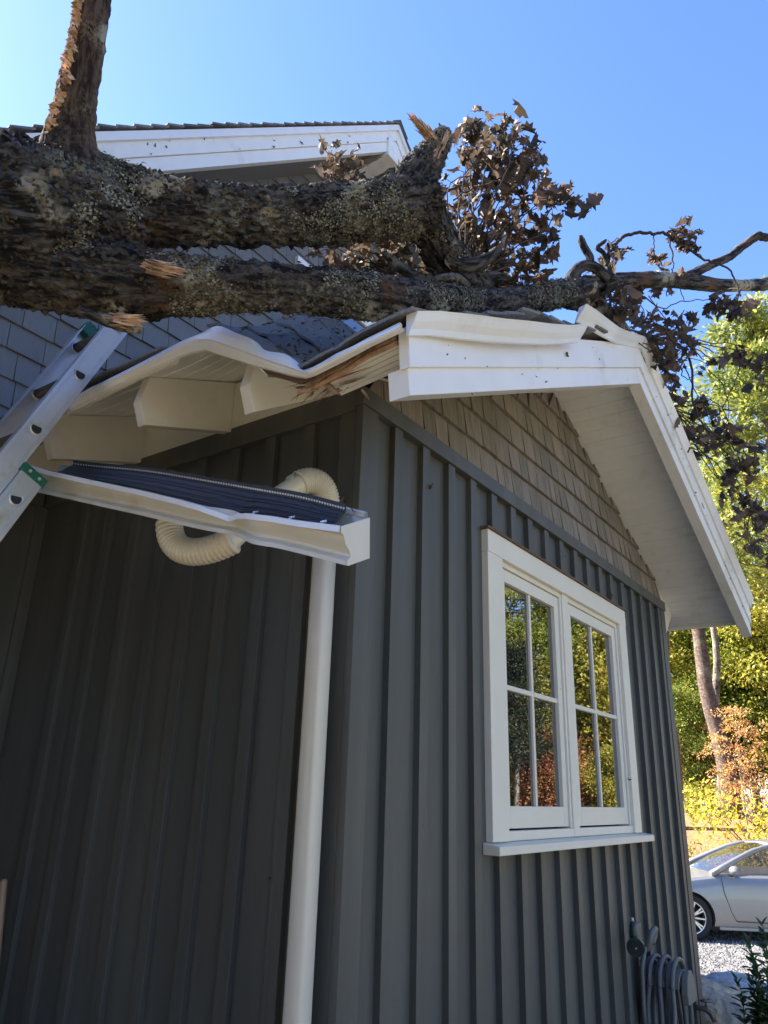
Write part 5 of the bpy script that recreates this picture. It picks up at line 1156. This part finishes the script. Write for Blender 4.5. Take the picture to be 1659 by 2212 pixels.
# nozzle
c = on(1, -.12, 1373, 2046); ax = (CP - c).normalized(); ax = (ax + Vector((0, -.1, -.35))).normalized(); nz_ = empty('spray_nozzle', c, 'dark teal hose spray nozzle clipped above the coiled hose', 'nozzle')
M['teal'] = mat('teal_plastic', (.008, .045, .05), .35, .15, 12)
m = MB(); m.tube([c - ax * .06, c - ax * .035, c - ax * .02, c, c + ax * .012], [.018, .024, .038, .044, .043], 24); m.build('head', M['teal'], nz_, smooth=False)
m = MB(); m.tube([c + ax * .0125, c + ax * .016], [.037, .036], 24); m.build('face', M['black'], nz_); m = MB(); m.tube([c + ax * .017, c + ax * .020], [.005, .004], 10); m.build('jet', M['alu'], nz_)
m = MB(); hv = Vector((.0, .02, 1)).normalized(); m.tube([c - ax * .05 - hv * .01, c - ax * .05 + hv * .04, c - ax * .045 + hv * .075, c - ax * .04 + hv * .10], [.020, .021, .018, .012], 14); m.build('grip', M['teal'], nz_, smooth=True)
m = MB(); m.tube([c - ax * .04 + hv * .10, c - ax * .04 + hv * .118], [.009, .006], 10); m.build('connector', M['alu'], nz_, smooth=True)
# tap
tp_ = on(1, -.03, 1504, 2176); M['brass'] = mat('weathered_brass', (.22, .15, .11), .5, .3, 15, metal=.7, col2=(.30, .24, .20))
tap = empty('wall_faucet', tp_, 'weathered brass tap sticking out low on the far wall corner', 'tap')
m = MB(); m.tube([tp_ + Vector((0, .03, 0)), tp_ + Vector((0, -.05, 0)), tp_ + Vector((0, -.085, -.02)), tp_ + Vector((0, -.10, -.06))], [.016, .016, .017, .014], 12); m.tube([tp_ + Vector((0, .028, 0)), tp_ + Vector((0, .02, 0))], .032, 16); m.build('spout', M['brass'], tap, smooth=True)
m = MB(); q = tp_ + Vector((0, -.06, .045)); m.tube([q + Vector((0, 0, -.04)), q], .007, 8); m.tube([q + Vector((.03 * cos(t), .03 * sin(t), 0)) for t in [2 * pi * i / 14 for i in range(15)]], .006, 6)
for t in (0, 1.05, 2.1): m.tube([q - Vector((.03 * cos(t), .03 * sin(t), 0)), q + Vector((.03 * cos(t), .03 * sin(t), 0))], .004, 6)
m.build('handle', M['brass'], tap, smooth=True)
# dead leaf bits stuck on walls and boards
spots = [(929, 1050, 'dead_leaf', 'small dead leaf stuck on the panel two battens right of the corner', .035), (703, 1466, 'dead_leaf', 'dead leaf scrap caught behind the downspout', .03), (1358, 1530, 'dead_leaf', 'dead leaf caught in a batten gap right of the window', .035), (1360, 1682, 'dead_leaf', 'tiny dead leaf on the right window casing', .03), (1322, 1285, 'dead_leaf', 'dead leaf at the upper right corner of the window head', .035), (742, 1083, 'dead_leaf', 'dead leaf scrap on the dark wall beside the upper elbow', .03), (1225, 765, 'dead_leaf', 'bit of dead leaf stuck on the white rake board', .03), (583, 1900, 'dead_leaf', 'pale leaf scrap low on the dark wall left of the downspout', .02)]
for px, py, nm, lb, sz in spots:
    wall = py > 900
    c = on(0, -.025, px, py) if (px < 760 and wall) else (on(1, -.03, px, py) if wall else on(1, -.536, px, py))
    if lb.startswith('dead leaf caught in'): c = on(1, -.01, px, py)
    m = MB(); leaf(m, c, sz * 1.5, None); o = m.build(nm, M['deadleaf'], loc=c); tag(o, lb, 'dead leaf')

# nail heads and specks on the siding
m = MB()
for k in range(15):
    for z in fr(.25, 2.75, 6):
        x = .2175 + .2 * k + R.uniform(-.006, .006)
        if .85 < x < 2.85 and 1.38 < z < 2.75: continue
        m.tube([(x, -.0262, z), (x, -.0270, z)], .0035, 7)
for k in range(8):
    for z in fr(.25, 2.8, 6): y = .2275 + .2 * k; m.tube([(-.0222, y, z), (-.0230, y, z)], .0035, 7)
m.build('nail_head', M['siding'], wing)
m = MB()
for i in range(46):
    a = R.uniform(.003, .007)
    if i % 2: c = Vector((-.0015, R.uniform(.1, 1.8), R.uniform(.6, 2.8)))
    else: c = Vector((R.uniform(.1, 3.6), -.0015, R.uniform(.6, 2.9)))
    m.cur = R.random(); leaf(m, c, a * 2.2)
m.build('wall_debris', M['deadleaf'], wing)['kind'] = 'stuff'
# twigs, bark crumbs and leaves lying on the crushed shingles
m = MB()
for i in range(420):
    x, y = R.uniform(-.5, .9), R.uniform(-.5, .5)
    if R.random() < .5: x, y = R.gauss(-.2, .18), R.gauss(.05, .15)
    if not (-.5 < x < 1.2 and -.55 < y < .6): continue
    c = Vector((x, y, rtop(x, y) + .022)); a = Vector((R.gauss(0, 1), R.gauss(0, 1), .2)).normalized() * R.uniform(.004, .016); b_ = Vector((-a.y, a.x, .002)) * R.uniform(.15, .6); m.cur = R.random()
    m.add([c - a, c + b_ + Vector((0, 0, .002)), c + a, c - b_], [(0, 1, 2, 3)])
o = m.build('roof_debris', mat('bark_crumbs', (.22, .17, .12), .9, .3, 9, rnd=.6)); tag(o, 'bark crumbs and chips strewn over the crushed roof shingles', 'debris', kind='stuff')
# unseen evergreens added outside the frame to cut light on the side wall
dk = leaves_mesh('crown', np.concatenate([np.random.default_rng(q).normal(size=(1500, 3)).clip(-2, 2) * np.array([.8, .8, .5]) + np.array([.5 * cos(q * 2.4), .5 * sin(q * 2.4), .4 + q * .55]) for q in range(13)]), .26, M['lf_dark'], 77, .5)
for i, (x, y, sc) in enumerate([(-7.6, -4.6, 1.0), (-7.8, -1.9, 1.08), (-7.5, .7, 1.0)]):
    o = empty('light_block_evergreen', (x, y, hgt(x, y)), 'unseen dark evergreen added to block light from the side wall', 'evergreen', 'unseen evergreens added to darken the side wall', i); o.scale = (sc, sc, sc)
    c = bpy.data.objects.new('crown', dk); S.collection.objects.link(c); c.parent = o
    t = MB(); t.tube([(0, 0, -.2), (.05, 0, 3), (0, .05, 6.5)], [.16, .10, .03], 10); tt_ = t.build('trunk', M['twig'], None, smooth=True); tt_.parent = o

m = MB()
for i in range(30):
    x = R.uniform(-.4, 4.0); z = rake(x) - R.uniform(.06, .26) if x < 1.87 else rtop(x, -.5) - R.uniform(.06, .26); m.cur = R.random(); leaf(m, Vector((x, -.5315 if z > rake(min(x, 1.87)) - .15 else -.533, z)), R.uniform(.006, .02))
m.build('board_debris', M['deadleaf'], wing)['kind'] = 'stuff'
m = MB()
for i in range(16):
    x = R.uniform(-.5, 2.2); m.cur = R.random(); leaf(m, Vector((x, YR - .006, mt(x) - R.uniform(.09, .19))), R.uniform(.02, .05))
m.build('board_debris', M['deadleaf'], house)['kind'] = 'stuff'
